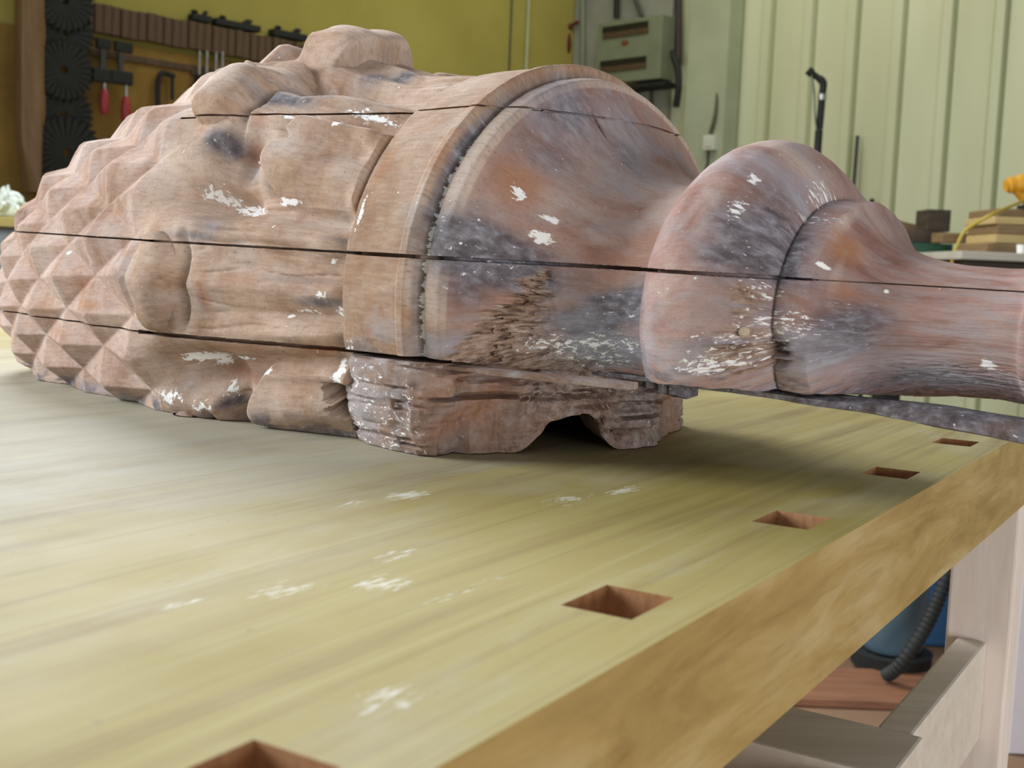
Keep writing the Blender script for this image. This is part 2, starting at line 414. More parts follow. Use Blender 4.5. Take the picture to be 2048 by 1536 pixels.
    edge = np.interp(h, [-27, -16, -11.5, -7, -1.8, 2.7, 8.2, 13.5], [.024, .0265, .028, .0395, .0447, .0571, .0613, .0768]) + .010*(n2-.5) + .012*(n-.5)
    right = np.interp(h, [-27, -15.7, -4.7, 5.5, 13.5], [.125, .094, .086, .083, .078]) + .012*(n2-.5)
    q_ = np.clip((t-edge)/np.maximum(right-edge, .004), 0, 1)
    inside = sst(t-edge, -.0008, .0015)*(1-q_)**.8*sst(h, 14, 11)
    ter = np.floor(fbm(t*34, h*.42, 17)*7)/7
    d = d - inside*(.012+.034*(ter-.5)+.008*(n3-.5))
    e2_ = .013 + .004*(n-.5)
    ins2 = sst(t-e2_, 0, .0015)*sst(t, .032, .028)*sst(h, -3.5+5*(n2-.5), -4.3+5*(n2-.5))*sst(h, -8.5, -7)
    d = d - .0*ins2
    rot = inside**.5
    # short slanting check in the top of the bell
    xx = np.clip((h-75.42)/(-2.39), -.2, 1.2); d = d - .007*np.exp(-((t-(0.0414+(0.0165)*xx))/.0016)**2)*sst(np.abs(xx-.5), .56, .40)
    # rot on the bulb and the fillet
    rb = gb(t, h, .247, -13, .022, 12, 2)*sst(n2, .38, .55) + .8*gb(t, h, .246, 8, .009, 8, 2)*sst(n, .40, .55)
    d = d - rb*(.003+.006*(n3-.5)); rot = np.maximum(rot, rb)
    d = d - .008*gb(t, h, .262, -14, .010, 6, 1.5)*sst(n2, .3, .6)
    rl = sst(h, -18, -36)*sst(t, -.02, .05)
    d = d - rl*.005*np.maximum(0, n3-.45)
    # knocks and general unevenness
    d = d + .0022*(fbm(t*9, h*.06, 21)-.5) + .0009*(fbm(t*30, h*.5, 22)-.5)
    d = d + z*.004*(fbm(t*14, h*.10, 23)-.5)
    fo_ = fbm(t*5+h*.02, h*.16, 25, 3); _fold = z*.0017*np.exp(-((fo_-.5)/.03)**2)*sst(t, -.27, -.22)
    d = d - _fold*(1-np.maximum(mU, mL))
    return d, shift, rot

def pos(t, h, r):
    a = np.radians(h)
    b = np.clip((-.27-t)/.43, 0, 2)**1.6                      # the head lies slightly askew on the axis
    return A0 + DA*t[..., None] + NA*(.040*b)[..., None] - VA*(.022*b)[..., None] + (NA*np.cos(a)[..., None] + VA*np.sin(a)[..., None])*r[..., None]

# white paint flakes / dark grime, given as (t, degrees, size t, size degrees, strength)
PAINT = [(-0.265, 21.5, 0.0229, 1.7, 0.85), (-0.238, 19.9, 0.0253, 1.7, 0.9), (-0.21, 18.2, 0.0197, 1.2, 0.85), (-0.165, 20.7, 0.0193, 0.7, 1.2), (-0.126, 47.3, 0.0361, 1.8, 0.85), (-0.188, 41.2, 0.0401, 1.1, 1), (-0.164, 42.6, 0.0265, 1.0, 1), (-0.135, 40.1, 0.0052, 1.3, 1), (-0.071, 19.3, 0.003, 4.4, 1), (-0.282, -18.2, 0.0177, 2.0, 1), (-0.264, -19.1, 0.0121, 2.5, 1), (-0.227, -17.1, 0.0297, 0.6, 0.8), (-0.18, -19.5, 0.0065, 1.1, 1), (-0.095, -21.2, 0.0075, 6.0, 1), (-0.107, -0.6, 0.0081, 1.1, 0.9), (-0.093, -4.5, 0.0049, 1.5, 0.8), (0.048, 33.2, 0.0053, 2.4, 1), (0.068, 23.0, 0.0093, 2.5, 1), (0.07, 30.1, 0.0064, 1.4, 1), (0.228, 52.2, 0.0048, 3.7, 0.85), (0.229, 38.4, 0.0073, 5.4, 0.68), (0.256, 71.5, 0.0109, 13.7, 0.55), (0.263, 53.8, 0.0106, 6.1, 0.5), (0.232, -15.2, 0.0309, 4.0, 0.72), (0.268, -0.8, 0.0307, 8.8, 0.55), (0.113, -14.6, 0.0514, 6.4, 0.6), (0.254, 12.3, 0.0154, 4.9, 0.5), (-0.071, -17.2, 0.0097, 7.2, 0.9), (-0.024, -20.6, 0.0354, 3.6, 0.5), (0.248, -8.5, 0.0359, 7.4, 0.5), (0.286, 29.1, 0.0046, 1.6, 1), (0.393, -25.3, 0.0063, 6.1, 1), (0.321, 28.9, 0.002, 1.7, 1), (0.219, 12.1, 0.0021, 0.6, 1), (-0.315, -26.5, 0.0252, 2.2, 0.8), (-0.267, -28.0, 0.0204, 1.5, 0.7), (-0.24, -25.5, 0.008, 2.2, 0.8), (-0.182, 55.7, 0.0069, 3.4, 0.8), (0.115, -21.0, 0.0401, 4.9, 0.55), (0.085, -13.8, 0.0346, 3.8, 0.6), (-0.506, 7.6, 0.0062, 0.7, 1), (-0.221, -17.4, 0.0264, 0.6, 1), (-0.148, -6.3, 0.0038, 0.7, 1), (-0.465, -34.4, 0.0389, 1.6, 0.7), (-0.128, -4.9, 0.0188, 0.7, 0.8), (-0.102, 7.6, 0.0037, 0.7, 1), (0.277, 55.2, 0.0158, 8.0, 0.45), (-0.212, 34.1, 0.0053, 0.8, 1), (-0.235, 31.7, 0.004, 0.8, 1), (0.006, -20, 0.0036, 3.0, 0.95), (0.006, -16, 0.0036, 3.0, 0.95), (0.006, -12, 0.0036, 3.0, 0.95), (0.006, -8, 0.0036, 3.0, 0.95), (0.006, -4, 0.0036, 3.0, 0.95), (0.006, 0, 0.0036, 3.0, 0.95), (0.006, 4, 0.0036, 3.0, 0.95), (0.006, 8, 0.0036, 3.0, 0.95), (0.006, 12, 0.0036, 3.0, 0.95), (0.006, 16, 0.0036, 3.0, 0.95), (0.006, 20, 0.0036, 3.0, 0.95), (0.006, 24, 0.0036, 3.0, 0.95), (0.006, 28, 0.0036, 3.0, 0.95), (0.006, 32, 0.0036, 3.0, 0.95), (0.006, 36, 0.0036, 3.0, 0.95), (0.006, 40, 0.0036, 3.0, 0.95)]
GRIME = [(0.041, 13.9, 0.0345, 6.3, 1.3), (0.053, 9.0, 0.0345, 5.3, 1.2), (0.253, 32.4, 0.026, 18.7, 1.0), (0.261, 22.6, 0.0155, 7.2, 1.0), (0.037, 4.4, 0.0149, 6.4, 0.8), (0.131, 0.2, 0.0282, 7.2, 1), (0.107, -5.5, 0.0286, 6.9, 0.9), (0.145, 6.7, 0.0145, 5.5, 0.8), (0.117, -17.8, 0.0514, 7.5, 0.9), (0.032, 66.7, 0.031, 13.7, 0.8), (0.057, 69.2, 0.0371, 18.2, 0.6), (0.046, 54.1, 0.0266, 10.9, 0.6), (0.236, 34.1, 0.0261, 10.1, 0.8), (0.248, 49.8, 0.0265, 14.7, 0.7), (0.231, 22.1, 0.0237, 6.3, 0.7), (0.301, -2.2, 0.0183, 16.8, 1), (0.313, 4.9, 0.0224, 12.8, 0.8), (0.294, -12.6, 0.0305, 9.8, 0.9), (0.349, -44.8, 0.0605, 13.1, 0.8), (0.235, -9.7, 0.0185, 4.3, 0.6), (-0.265, 32.6, 0.0178, 2.6, 0.9), (-0.225, 27.7, 0.016, 3.2, 0.6), (-0.209, 70.5, 0.0158, 5.5, 0.8), (-0.194, 76.4, 0.0101, 6.3, 0.8), (-0.233, 14.7, 0.033, 2.2, 0.5), (-0.245, 10.2, 0.0331, 1.3, 0.6), (-0.128, 2.5, 0.0439, 1.6, 0.5), (-0.107, -2.4, 0.0273, 1.4, 0.8), (-0.239, -28.1, 0.0148, 1.5, 0.9), (-0.219, 48.9, 0.0179, 2.8, 0.7), (-0.528, -34.5, 0.0485, 2.8, 0.6), (-0.229, 46.4, 0.0344, 2.3, 0.9), (-0.204, 50.0, 0.0274, 1.8, 0.8), (-0.202, 47.4, 0.0204, 2.0, 0.7), (-0.23, 12.6, 0.0264, 1.8, 0.6), (-0.237, -4.4, 0.0066, 5.3, 0.5), (-0.089, 12.8, 0.0247, 1.0, 0.6), (-0.252, 52.4, 0.0085, 5.5, 0.5), (0.045, 87.1, 0.0386, 17.5, 0.5), (0.218, 53.7, 0.0323, 8.0, 0.5), (0.267, 37.8, 0.0208, 11.3, 0.6), (0.274, 18.7, 0.0205, 9.3, 0.6), (0.249, 15.0, 0.0206, 4.7, 0.5), (0.094, 10.2, 0.023, 7.8, 0.5), (-0.293, -24.8, 0.0275, 2.4, 0.5), (0.323, -11.9, 0.0304, 15.5, 0.5), (0.015, -10.0, 0.0287, 3.5, 0.6), (-0.026, -9.2, 0.0176, 4.5, 0.5), (0.257, 4.9, 0.0206, 6.4, 0.6)]
ORANGE = [(0.292, 44.8, 0.0114, 13.5, 0.8), (0.045, 35.8, 0.0212, 9.7, 0.7), (0.145, 30.4, 0.0282, 12.2, 0.5), (-0.464, -1.6, 0.0379, 4.3, 0.5), (-0.56, -7.1, 0.0291, 5.0, 0.5), (-0.121, -13.7, 0.0376, 1.9, 0.8), (-0.146, -22.4, 0.0358, 7.1, 0.45), (-0.002, 35.2, 0.0153, 9.4, 0.5), (0.115, 11.8, 0.0262, 7.7, 0.5), (-0.229, -14.0, 0.033, 2.2, 0.5), (0.299, 14.4, 0.0122, 15.0, 0.7), (-0.172, 61.3, 0.018, 2.5, 0.6), (0.035, 37.3, 0.0141, 9.8, 0.4), (-0.134, 27.6, 0.0319, 4.0, 0.3), (0.344, 42.4, 0.0303, 11.3, 0.4), (-0.234, 32.4, 0.0269, 3.1, 0.8), (-0.231, 39.7, 0.0204, 2.9, 0.5), (-0.234, -1.2, 0.0066, 6.4, 0.6), (-0.195, 1.4, 0.0323, 2.6, 0.5), (-0.201, -13.9, 0.0456, 2.3, 0.5), (-0.228, -22.0, 0.0465, 2.8, 0.6), (-0.434, -6.1, 0.0372, 1.7, 0.7), (-0.52, -14.6, 0.0237, 2.9, 0.6), (-0.403, 16.5, 0.0439, 1.7, 0.5), (-0.374, 25.8, 0.0434, 1.8, 0.4), (0.132, 21.1, 0.034, 5.5, 0.6), (0.092, -1.0, 0.023, 4.6, 0.5), (0.055, 1.2, 0.0172, 4.4, 0.5), (0.21, 2.2, 0.0206, 5.9, 0.4), (-0.065, 30.6, 0.0123, 8.1, 0.6), (-0.043, -0.8, 0.0118, 6.7, 0.4)]
DUST_LIT = [(-0.177, 32.4, 0.0302, 3.5, 0.8), (-0.303, 45.8, 0.0358, 5.7, 0.7), (-0.585, 41.8, 0.0337, 3.4, 0.5), (-0.432, 40.7, 0.0384, 2.7, 0.5), (-0.578, 4.3, 0.0245, 4.5, 0.55), (-0.518, -3.6, 0.0079, 4.1, 0.9), (-0.309, -1.0, 0.0096, 7.4, 0.7), (-0.003, 19.2, 0.0035, 6.9, 0.9), (0.001, 4.4, 0.0035, 6.8, 0.8), (0.026, 14.3, 0.0034, 8.5, 0.8), (0.084, 65.6, 0.0425, 13.9, 0.7), (0.14, 53.7, 0.0209, 13.2, 0.7), (0.209, 38.6, 0.0159, 11.7, 0.7), (0.199, 10.6, 0.0104, 10.6, 0.5), (0.072, 35.7, 0.0293, 8.5, 0.6), (0.102, 29.5, 0.0255, 4.6, 0.6), (0.23, 74.8, 0.0333, 6.8, 0.7), (0.291, 79.7, 0.0161, 10.9, 0.6), (-0.127, -0.9, 0.0439, 2.3, 0.5), (-0.108, 17.1, 0.0312, 3.0, 0.6), (-0.247, 57.6, 0.0213, 8.5, 0.6), (-0.265, 79.2, 0.0454, 3.4, 0.6), (-0.158, 50.3, 0.0469, 3.0, 0.5), (0.067, 79.0, 0.0376, 12.1, 0.5), (0.285, 59.3, 0.0032, 18.5, 0.7), (0.293, 29.0, 0.0031, 18.2, 0.7), (0.36, 45.8, 0.035, 8.6, 0.5), (-0.018, -2.5, 0.0174, 8.8, 0.5)]  # pale dust, with lit left facets and crest highlights painted in
HAZE = [(0.232, 60.6, 0.0595, 12.4, 0.65), (0.218, 23.6, 0.0208, 14.9, 0.5), (0.194, 10.6, 0.0073, 13.8, 0.5), (0.04, 67.1, 0.0681, 14.6, 0.5), (0.117, -16.7, 0.0628, 9.6, 0.9), (0.082, -13.6, 0.0346, 7.4, 0.7), (0.235, -12.9, 0.0462, 6.1, 0.9), (0.268, -9.3, 0.041, 11.1, 0.8), (0.32, -22.9, 0.0611, 17.8, 0.7), (0.366, -43.8, 0.0596, 15.5, 0.8), (-0.025, -7.0, 0.0328, 4.4, 0.7), (0.099, -5.6, 0.0344, 7.1, 0.7), (0.181, -7.8, 0.0138, 9.6, 0.8), (-0.444, -30.7, 0.0611, 2.1, 0.9), (0.252, 2.4, 0.0308, 9.6, 0.5), (0.22, -15.5, 0.031, 4.1, 0.8), (0.282, -19.9, 0.0407, 6.2, 0.9), (0.02, -9.9, 0.0343, 3.5, 0.7), (0.208, 10.8, 0.0104, 18.1, 0.4), (0.336, 3.5, 0.0602, 16.1, 0.4), (0.251, 61.0, 0.0322, 16.6, 0.5), (0.236, 38.3, 0.0262, 10.7, 0.5), (0.056, 84.7, 0.0382, 14.1, 0.5)]

def masks(t, h, rot):
    n = fbm(t*150, h*.9, 31, 4); n_ = fbm(t*60, h*.5, 32)
    wp = np.zeros_like(t); gr = np.zeros_like(t); og = np.zeros_like(t); du = np.zeros_like(t); hz = np.zeros_like(t)
    for a, b, s, w, k in HAZE: hz = np.maximum(hz, k*gb(t, h, a, b, s*1.1, w*1.1, 1.0))
    for a, b, s, w, k in PAINT: wp = np.maximum(wp, k*gb(t, h, a, b, s, w, 1.3))
    for a, b, s, w, k in GRIME: gr = np.maximum(gr, k*gb(t, h, a, b, s*1.25, w*1.25, 1.0))
    for a, b, s, w, k in DUST_LIT: du = np.maximum(du, k*gb(t, h, a, b, s*1.2, w*1.2, 1.0))
    for a, b, s, w, k in ORANGE: og = np.maximum(og, k*gb(t, h, a, b, s, w, 1.0))
    # collar: dirty groove beside a paler fillet
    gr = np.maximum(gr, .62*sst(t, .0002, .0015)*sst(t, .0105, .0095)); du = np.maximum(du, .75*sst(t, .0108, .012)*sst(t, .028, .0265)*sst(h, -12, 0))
    return wp, gr, og, du, hz

Z_B, Z_A, Z_C = .0785, .1585, .283                          # glue lines between the boards
HS = np.concatenate([np.arange(-62, 128, .33), np.arange(128, 298, 1.7)])
def zone(t0, t1, dt, cuts=()):
    n = max(2, int(round((t1-t0)/dt))+1); t = np.linspace(t0, t1, n)
    ex = [x for x in PROF[:, 0] if t0 < x < t1]
    return np.unique(np.round(np.concatenate([t, ex]), 6))
TS = np.unique(np.concatenate([zone(-.859, -.60, .005), zone(-.60, -.35, .0022), zone(-.35, -.0805, .0014), zone(-.0805, .03, .0011), zone(.03, .43, .0016), zone(.43, .5615, .004), [-.335]]))

def grid_part(name, t0, t1, h0, h1, parent, mat, cut_low=None, cracks=(), smooth=55, wrap=False, close=False):
    t = TS[(TS >= t0-1e-7) & (TS <= t1+1e-7)]
    if wrap: hh = HS
    else:
        H = np.concatenate([HS-360, HS, HS+360]); hh = np.unique(np.concatenate([[h0], H[(H > h0) & (H < h1)], [h1]]))
    T, Hh = np.meshgrid(t, hh, indexing='ij')
    Hn = (Hh+100) % 360-100
    d, sh, rot = relief(T, Hn)
    r = np.maximum(base_r(T)+d*(T < .55), .0006)
    P = pos(T+sh, Hh, r)
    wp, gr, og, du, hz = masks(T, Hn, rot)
    z = P[..., 2]
    low = 0.0008+.004*fbm(T*40, Hh*.3, 41)*sst(T, -.9, -.2)
    if cut_low is not None:
        lim = Z_B + .0005 - .006*sst(T, .0, .08) + (.006*(fbm(T*25, P[..., 0]*60, 42)-.45)*sst(T, .40, .2) if cut_low == 2 else .001)
        low = lim
    else: low = low*0+.0006
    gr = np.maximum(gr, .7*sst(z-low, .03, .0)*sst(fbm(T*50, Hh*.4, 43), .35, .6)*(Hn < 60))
    P[..., 2] = np.maximum(z, low)
    nt, nh = T.shape
    V = P.reshape(-1, 3).copy(); V *= S; V[:, 2] += BZ
    idx = np.arange(nt*nh).reshape(nt, nh)
    if wrap:
        a = idx; b = np.roll(idx, -1, 1)
        Q = np.stack([a[:-1], a[1:], b[1:], b[:-1]], -1).reshape(-1, 4)
    else:
        Q = np.stack([idx[:-1, :-1], idx[1:, :-1], idx[1:, 1:], idx[:-1, 1:]], -1).reshape(-1, 4)
    used = slice(None)
    me = bpy.data.meshes.new(name)
    me.vertices.add(len(V)); me.vertices.foreach_set('co', V.ravel())
    me.loops.add(Q.size); me.loops.foreach_set('vertex_index', Q.ravel())
    me.polygons.add(len(Q)); me.polygons.foreach_set('loop_start', np.arange(len(Q))*4)
    me.update(); me.validate()
    def at_(nm, arr, typ='FLOAT'):
        A = me.attributes.new(nm, typ, 'POINT'); A.data.foreach_set('value' if typ == 'FLOAT' else 'vector', np.ascontiguousarray(arr, np.float32).ravel())
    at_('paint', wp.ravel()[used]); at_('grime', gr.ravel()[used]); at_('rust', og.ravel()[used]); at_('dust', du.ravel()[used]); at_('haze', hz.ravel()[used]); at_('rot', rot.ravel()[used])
    at_('grain', np.stack([T.ravel()[used], Hh.ravel()[used]*.003, .25*r.ravel()[used]], -1), 'FLOAT_VECTOR')
    # open glue lines: V grooves cut into the surface
    if cracks or close:
        bm = bmesh.new(); bm.from_mesh(me)
        for zc, w, dep, slope in cracks:
            nrm = Vector((-DA[0]*slope, -DA[1]*slope, 1)).normalized()
            for off in (-w, -.75*w, .75*w, w):
                co = Vector(A0)*S; co.z = (zc+off)*S+BZ
                bmesh.ops.bisect_plane(bm, geom=bm.verts[:]+bm.edges[:]+bm.faces[:], dist=1e-7, plane_co=co, plane_no=nrm)
            co = Vector(A0)*S; co.z = zc*S+BZ
            # everything between the inner planes sinks to the bottom of the gap
            A0w = Vector(A0*S); A0w.z += BZ; Dv = Vector(DA)
            for vtx in bm.verts:
                if abs((vtx.co-co).dot(nrm)) < .76*w*S:
                    q = vtx.co-A0w; rad = q-Dv*q.dot(Dv)
                    rl = rad.length; inp = rad-nrm*rad.dot(nrm)
                    if rl > .012 and inp.length > .004: vtx.co -= inp.normalized()*min(dep*S, inp.length*.6)
        if close:
            es = [e for e in bm.edges if e.is_boundary]
        bm.to_mesh(me); bm.free()
    me.shade_smooth(); me.set_sharp_from_angle(angle=math.radians(smooth))
    return link_mesh(name, me, mat, parent)

# --- weathered wood
def finial_wood(name, c_lo, c_mid, c_hi, c_grey, greyness, streak=1.0):
    t = NT(name, .85); t.b.inputs['Specular IOR Level'].default_value = .22; g = t.attr('grain', 'Vector')
    f1 = t.noise(t.mapping(g, (14, 14, 14)), 1.0, 6, .62, .5)
    f2 = t.noise(t.mapping(g, (60, 420, 420)), 1.0, 4, .6)
    f3 = t.noise(t.mapping(g, (420, 420, 420)), 1.0, 4, .7)
    c = t.ramp(f1, [(.30, c_lo), (.5, c_mid), (.70, c_hi)])
    f4 = t.noise(t.mapping(g, (22, 30, 22)), 1.0, 6, .65, .8)
    c = t.mix(t.math('MULTIPLY', t.step(f4, .44, .66), greyness), c, c_grey)
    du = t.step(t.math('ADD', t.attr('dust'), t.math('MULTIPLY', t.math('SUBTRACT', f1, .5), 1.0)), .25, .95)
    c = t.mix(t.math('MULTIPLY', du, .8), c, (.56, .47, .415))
    og = t.attr('rust')
    c = t.mix(t.step(t.math('ADD', og, t.math('MULTIPLY', t.math('SUBTRACT', f4, .5), .9)), .25, .85), c, (.36, .16, .075))
    c = t.mix(t.math('MULTIPLY', t.step(f2, .5, .75), .38*streak), c, (.17, .095, .065))
    c = t.mix(t.math('MULTIPLY', t.step(f2, .46, .25), .22*streak), c, (.70, .56, .47))
    c = t.mix(t.math('MULTIPLY', t.step(f3, .56, .72), .5), c, (.13, .08, .06))
    pn = t.noise(t.mapping(g, (110, 130, 130)), 1.0, 5, .62, .3)
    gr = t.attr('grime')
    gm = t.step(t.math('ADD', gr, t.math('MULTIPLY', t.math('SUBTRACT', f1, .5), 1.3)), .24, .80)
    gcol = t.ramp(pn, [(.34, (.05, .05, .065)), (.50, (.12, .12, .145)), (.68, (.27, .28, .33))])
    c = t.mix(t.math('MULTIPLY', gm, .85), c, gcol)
    hm = t.step(t.math('ADD', t.attr('haze'), t.math('MULTIPLY', t.math('SUBTRACT', f4, .5), 1.2)), .25, .95)
    c = t.mix(t.math('MULTIPLY', hm, .62), c, (.40, .40, .44))
    rt = t.step(t.attr('rot'), .25, .8)
    rn = t.math('ADD', t.math('MULTIPLY', pn, .6), t.math('MULTIPLY', f2, .4))
    rc = t.ramp(rn, [(.38, (.07, .042, .032)), (.46, (.25, .155, .10)), (.55, (.36, .26, .20)), (.66, (.52, .46, .43))])
    c = t.mix(t.math('MULTIPLY', rt, .85), c, rc)
    # flaking white paint
    pn2 = t.noise(t.mapping(g, (150, 260, 260)), 1.0, 6, .72, .5)
    pm = t.math('MAXIMUM', t.attr('paint'), t.math('MULTIPLY', gm, .22))
    pm = t.step(t.math('ADD', t.math('ADD', pm, .12), t.math('MULTIPLY', t.math('SUBTRACT', pn2, .5), 3.0)), .74, .80)
    sk = t.math('MULTIPLY', t.step(t.noise(t.mapping(g, (230, 260, 260)), 1.0, 2, .5), .735, .755), t.step(t.noise(t.mapping(g, (18, 22, 22)), 1.0, 3), .50, .58))
    pm = t.math('MAXIMUM', pm, sk)
    c = t.mix(pm, c, (.86, .86, .85))
    t.color(c)
    h = t.math('ADD', t.math('MULTIPLY', f2, .6), t.math('ADD', t.math('MULTIPLY', f3, .25), t.math('MULTIPLY', pm, .5)))
    h = t.math('ADD', h, t.math('MULTIPLY', t.math('MULTIPLY', rt, pn), 1.6))
    t.bump(h, .38, .0012)
    return t.m
m_pine = finial_wood('weathered_tan_wood', (.24, .13, .08), (.43, .29, .22), (.57, .44, .365), (.46, .385, .365), .6)
m_leaf = finial_wood('weathered_leaf_wood', (.23, .13, .072), (.43, .295, .21), (.58, .45, .365), (.46, .385, .345), .55)
m_coll = finial_wood('weathered_collar_wood', (.25, .135, .075), (.36, .235, .155), (.46, .345, .265), (.37, .295, .24), .5)
m_bell = finial_wood('weathered_bell_wood', (.22, .105, .072), (.34, .205, .165), (.43, .31, .265), (.31, .265, .265), .75, .5)
m_bulb = finial_wood('weathered_bulb_wood', (.22, .11, .085), (.34, .21, .18), (.43, .315, .285), (.32, .27, .27), .75, .5)
m_rotw = finial_wood('rotten_board_wood', (.12, .06, .04), (.27, .17, .12), (.44, .33, .27), (.40, .385, .385), .85)

fin = empty('carved_finial', tuple(A0[i]*S + (BZ if i == 2 else 0) for i in range(2)) + (BZ,))
label(fin, 'big weathered wooden pineapple finial, cracked and rotten, lying on its side on the workbench', 'finial')
grid_part('pineapple_head', -.859, -.335, 0, 0, fin, m_pine, wrap=True, cracks=[(Z_A, .0009, .010, -.02), (Z_B, .0009, .010, .0)])
for i in range(9):
    c0 = i*LEAF; cr = []
    if i == 0: cr = [(Z_A, .0011, .014, -.02), (Z_B, .0021, .016, 0)]
    if i == 8: cr = [(Z_B, .0021, .016, 0)]
    if i == 1: cr = [(Z_C, .0010, .012, 0)]
    grid_part('acanthus_leaf', -.335, -.0805, c0-LEAF/2, c0+LEAF/2, fin, m_leaf, cracks=cr)
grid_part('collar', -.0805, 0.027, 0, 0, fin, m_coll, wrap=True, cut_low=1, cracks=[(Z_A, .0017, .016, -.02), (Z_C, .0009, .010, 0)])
grid_part('bell_neck', 0.027, .158, 0, 0, fin, m_bell, wrap=True, cut_low=2, cracks=[(Z_A, .0017, .016, -.02), (Z_C, .0011, .012, -.02)])
grid_part('bulb', .158, .2585, 0, 0, fin, m_bulb, wrap=True, cut_low=2, cracks=[(Z_A, .0016, .014, -.02)])
grid_part('fillet_ring', .2585, .284, 0, 0, fin, m_bulb, wrap=True, cut_low=2, cracks=[(Z_A, .0010, .010, -.02)])
grid_part('shaft', .284, .5615, 0, 0, fin, m_bulb, wrap=True, cut_low=2, cracks=[(Z_A, .0005, .008, -.02)])

# --- what is left of the lowest board, rotten and broken off under the bell
def lp(t, lat, z):                                          # axis coords -> world
    p = A0 + DA*t + NA*lat
    return Vector((p[0]*S, p[1]*S, z*S+BZ))
def resample(pts, step):
    pts = [np.array(p, float) for p in pts]; out = []
    for a, b in zip(pts, pts[1:]+pts[:1]):
        n = max(1, int(np.linalg.norm(b-a)/step))
        out += [a+(b-a)*k/n for k in range(n)]
    return np.array(out)
OUT = [(-.125, .150), (-.10, .186), (-.07, .198), (-.03, .203), (.005, .202), (.018, .196), (.024, .180), (.021, .150), (.026, .122), (.036, .112), (.048, .098), (.052, .080),
       (.060, .060), (.064, .035), (.074, .012), (.078, -.012), (.074, -.036), (.055, -.06), (.035, -.10), (.02, -.14), (.0, -.17), (-.125, -.17)]
per = resample(OUT, .0026); npz = 34
ang = np.arange(len(per))
tg = np.roll(per, -1, 0)-np.roll(per, 1, 0); tg /= np.linalg.norm(tg, axis=1)[:, None]; nr = np.stack([-tg[:, 1], tg[:, 0]], 1)
if ((per-per.mean(0))*nr).sum() < 0: nr = -nr
zb = .030*np.exp(-((per[:, 1]-.066)/.034)**4)*(per[:, 0] > .02)*(per[:, 1] > .0)
zb = zb + .010*(fbm(per[:, 0]*60+3, per[:, 1]*60, 51)-.4)*(zb > .01)
bm = bmesh.new(); rows = []
ztop = Z_B-.0028
cum = np.concatenate([[0], np.cumsum(np.linalg.norm(np.diff(per, axis=0), axis=1))])
endm = sst(per[:, 0], -.03, .012)*(per[:, 1] > -.12)
for k in range(npz+1):
    q = k/npz; z = np.maximum(zb, .0008)*(1-q)+ztop*q
    n1 = fbm(cum*20, z*190+3, 52)-.5; n2 = fbm(cum*110, z*560, 53)-.5; n3 = fbm(cum*14, z*26, 54)-.5
    rough = np.where(per[:, 0] < -.02, .35, 1.0)
    crac = np.clip(fbm(cum*7, z*230+9, 56)-.60, 0, 1)*.09
    off = (n1*.0035 + n2*.0030 + n3*.013 + endm*.010*(fbm(cum*70, z*30, 58)-.5))*rough - crac*rough*.7
    inset = np.where(per[:, 1] > .15, -.014*(1-q)**2, 0)
    P2 = per+nr*(off+inset)[:, None]
    rows.append([bm.verts.new(lp(P2[i, 0], P2[i, 1], z[i])) for i in range(len(per))])
n = len(per)
for a, b in zip(rows, rows[1:]):
    for i in range(n): bm.faces.new((a[i], a[(i+1) % n], b[(i+1) % n], b[i]))
bm.faces.new(rows[-1])
# underside: a ring stepping inwards, then closed
inn = [bm.verts.new(lp(p[0]*.55-.01, p[1]*.55, max(z0, .0008)+.012)) for p, z0 in zip(per, zb)]
for i in range(n): bm.faces.new((rows[0][i], inn[i], inn[(i+1) % n], rows[0][(i+1) % n]))
bm.faces.new(inn[::-1])
# mesh attributes for the shared wood shader
def wood_attrs(o, grime=.35, rot=.6, paint=.15, rust=.1, ends=False):
    me = o.data; co = np.empty(len(me.vertices)*3); me.vertices.foreach_get('co', co); co = co.reshape(-1, 3)
    loc = co.copy(); loc[:, 2] -= BZ; loc /= S; w = loc-A0
    t_ = w@DA; l_ = w@NA
    for nm, v in (('grime', grime), ('rot', rot), ('paint', paint), ('rust', rust), ('dust', .2), ('haze', .45 if ends else .2)):
        a = me.attributes.new(nm, 'FLOAT', 'POINT'); nz = fbm(t_*30, l_*30+loc[:, 2]*60, len(nm)+ord(nm[0]))
        if ends:                                            # torn end: rust brown, then blue grey grime on the far lump
            e_ = sst(t_, .0, .03)
            if nm == 'paint': v = v*(1-.75*e_)
            if nm == 'rust': v = v+.55*e_*sst(t_, .075, .045)
            if nm == 'grime': v = v+.35*sst(t_, .035, .06)
            if nm == 'rot': v = v+.25*e_
        a.data.foreach_set('value', (v*(.45+1.1*nz)).astype(np.float32))
    a = me.attributes.new('grain', 'FLOAT_VECTOR', 'POINT')
    a.data.foreach_set('vector', np.stack([t_, l_, loc[:, 2]], -1).astype(np.float32).ravel())
o = obj('broken_board', bm, m_rotw, fin, smooth=40); wood_attrs(o, .30, .28, .36, .25, True); o['label'] = 'rotten broken lowest board'

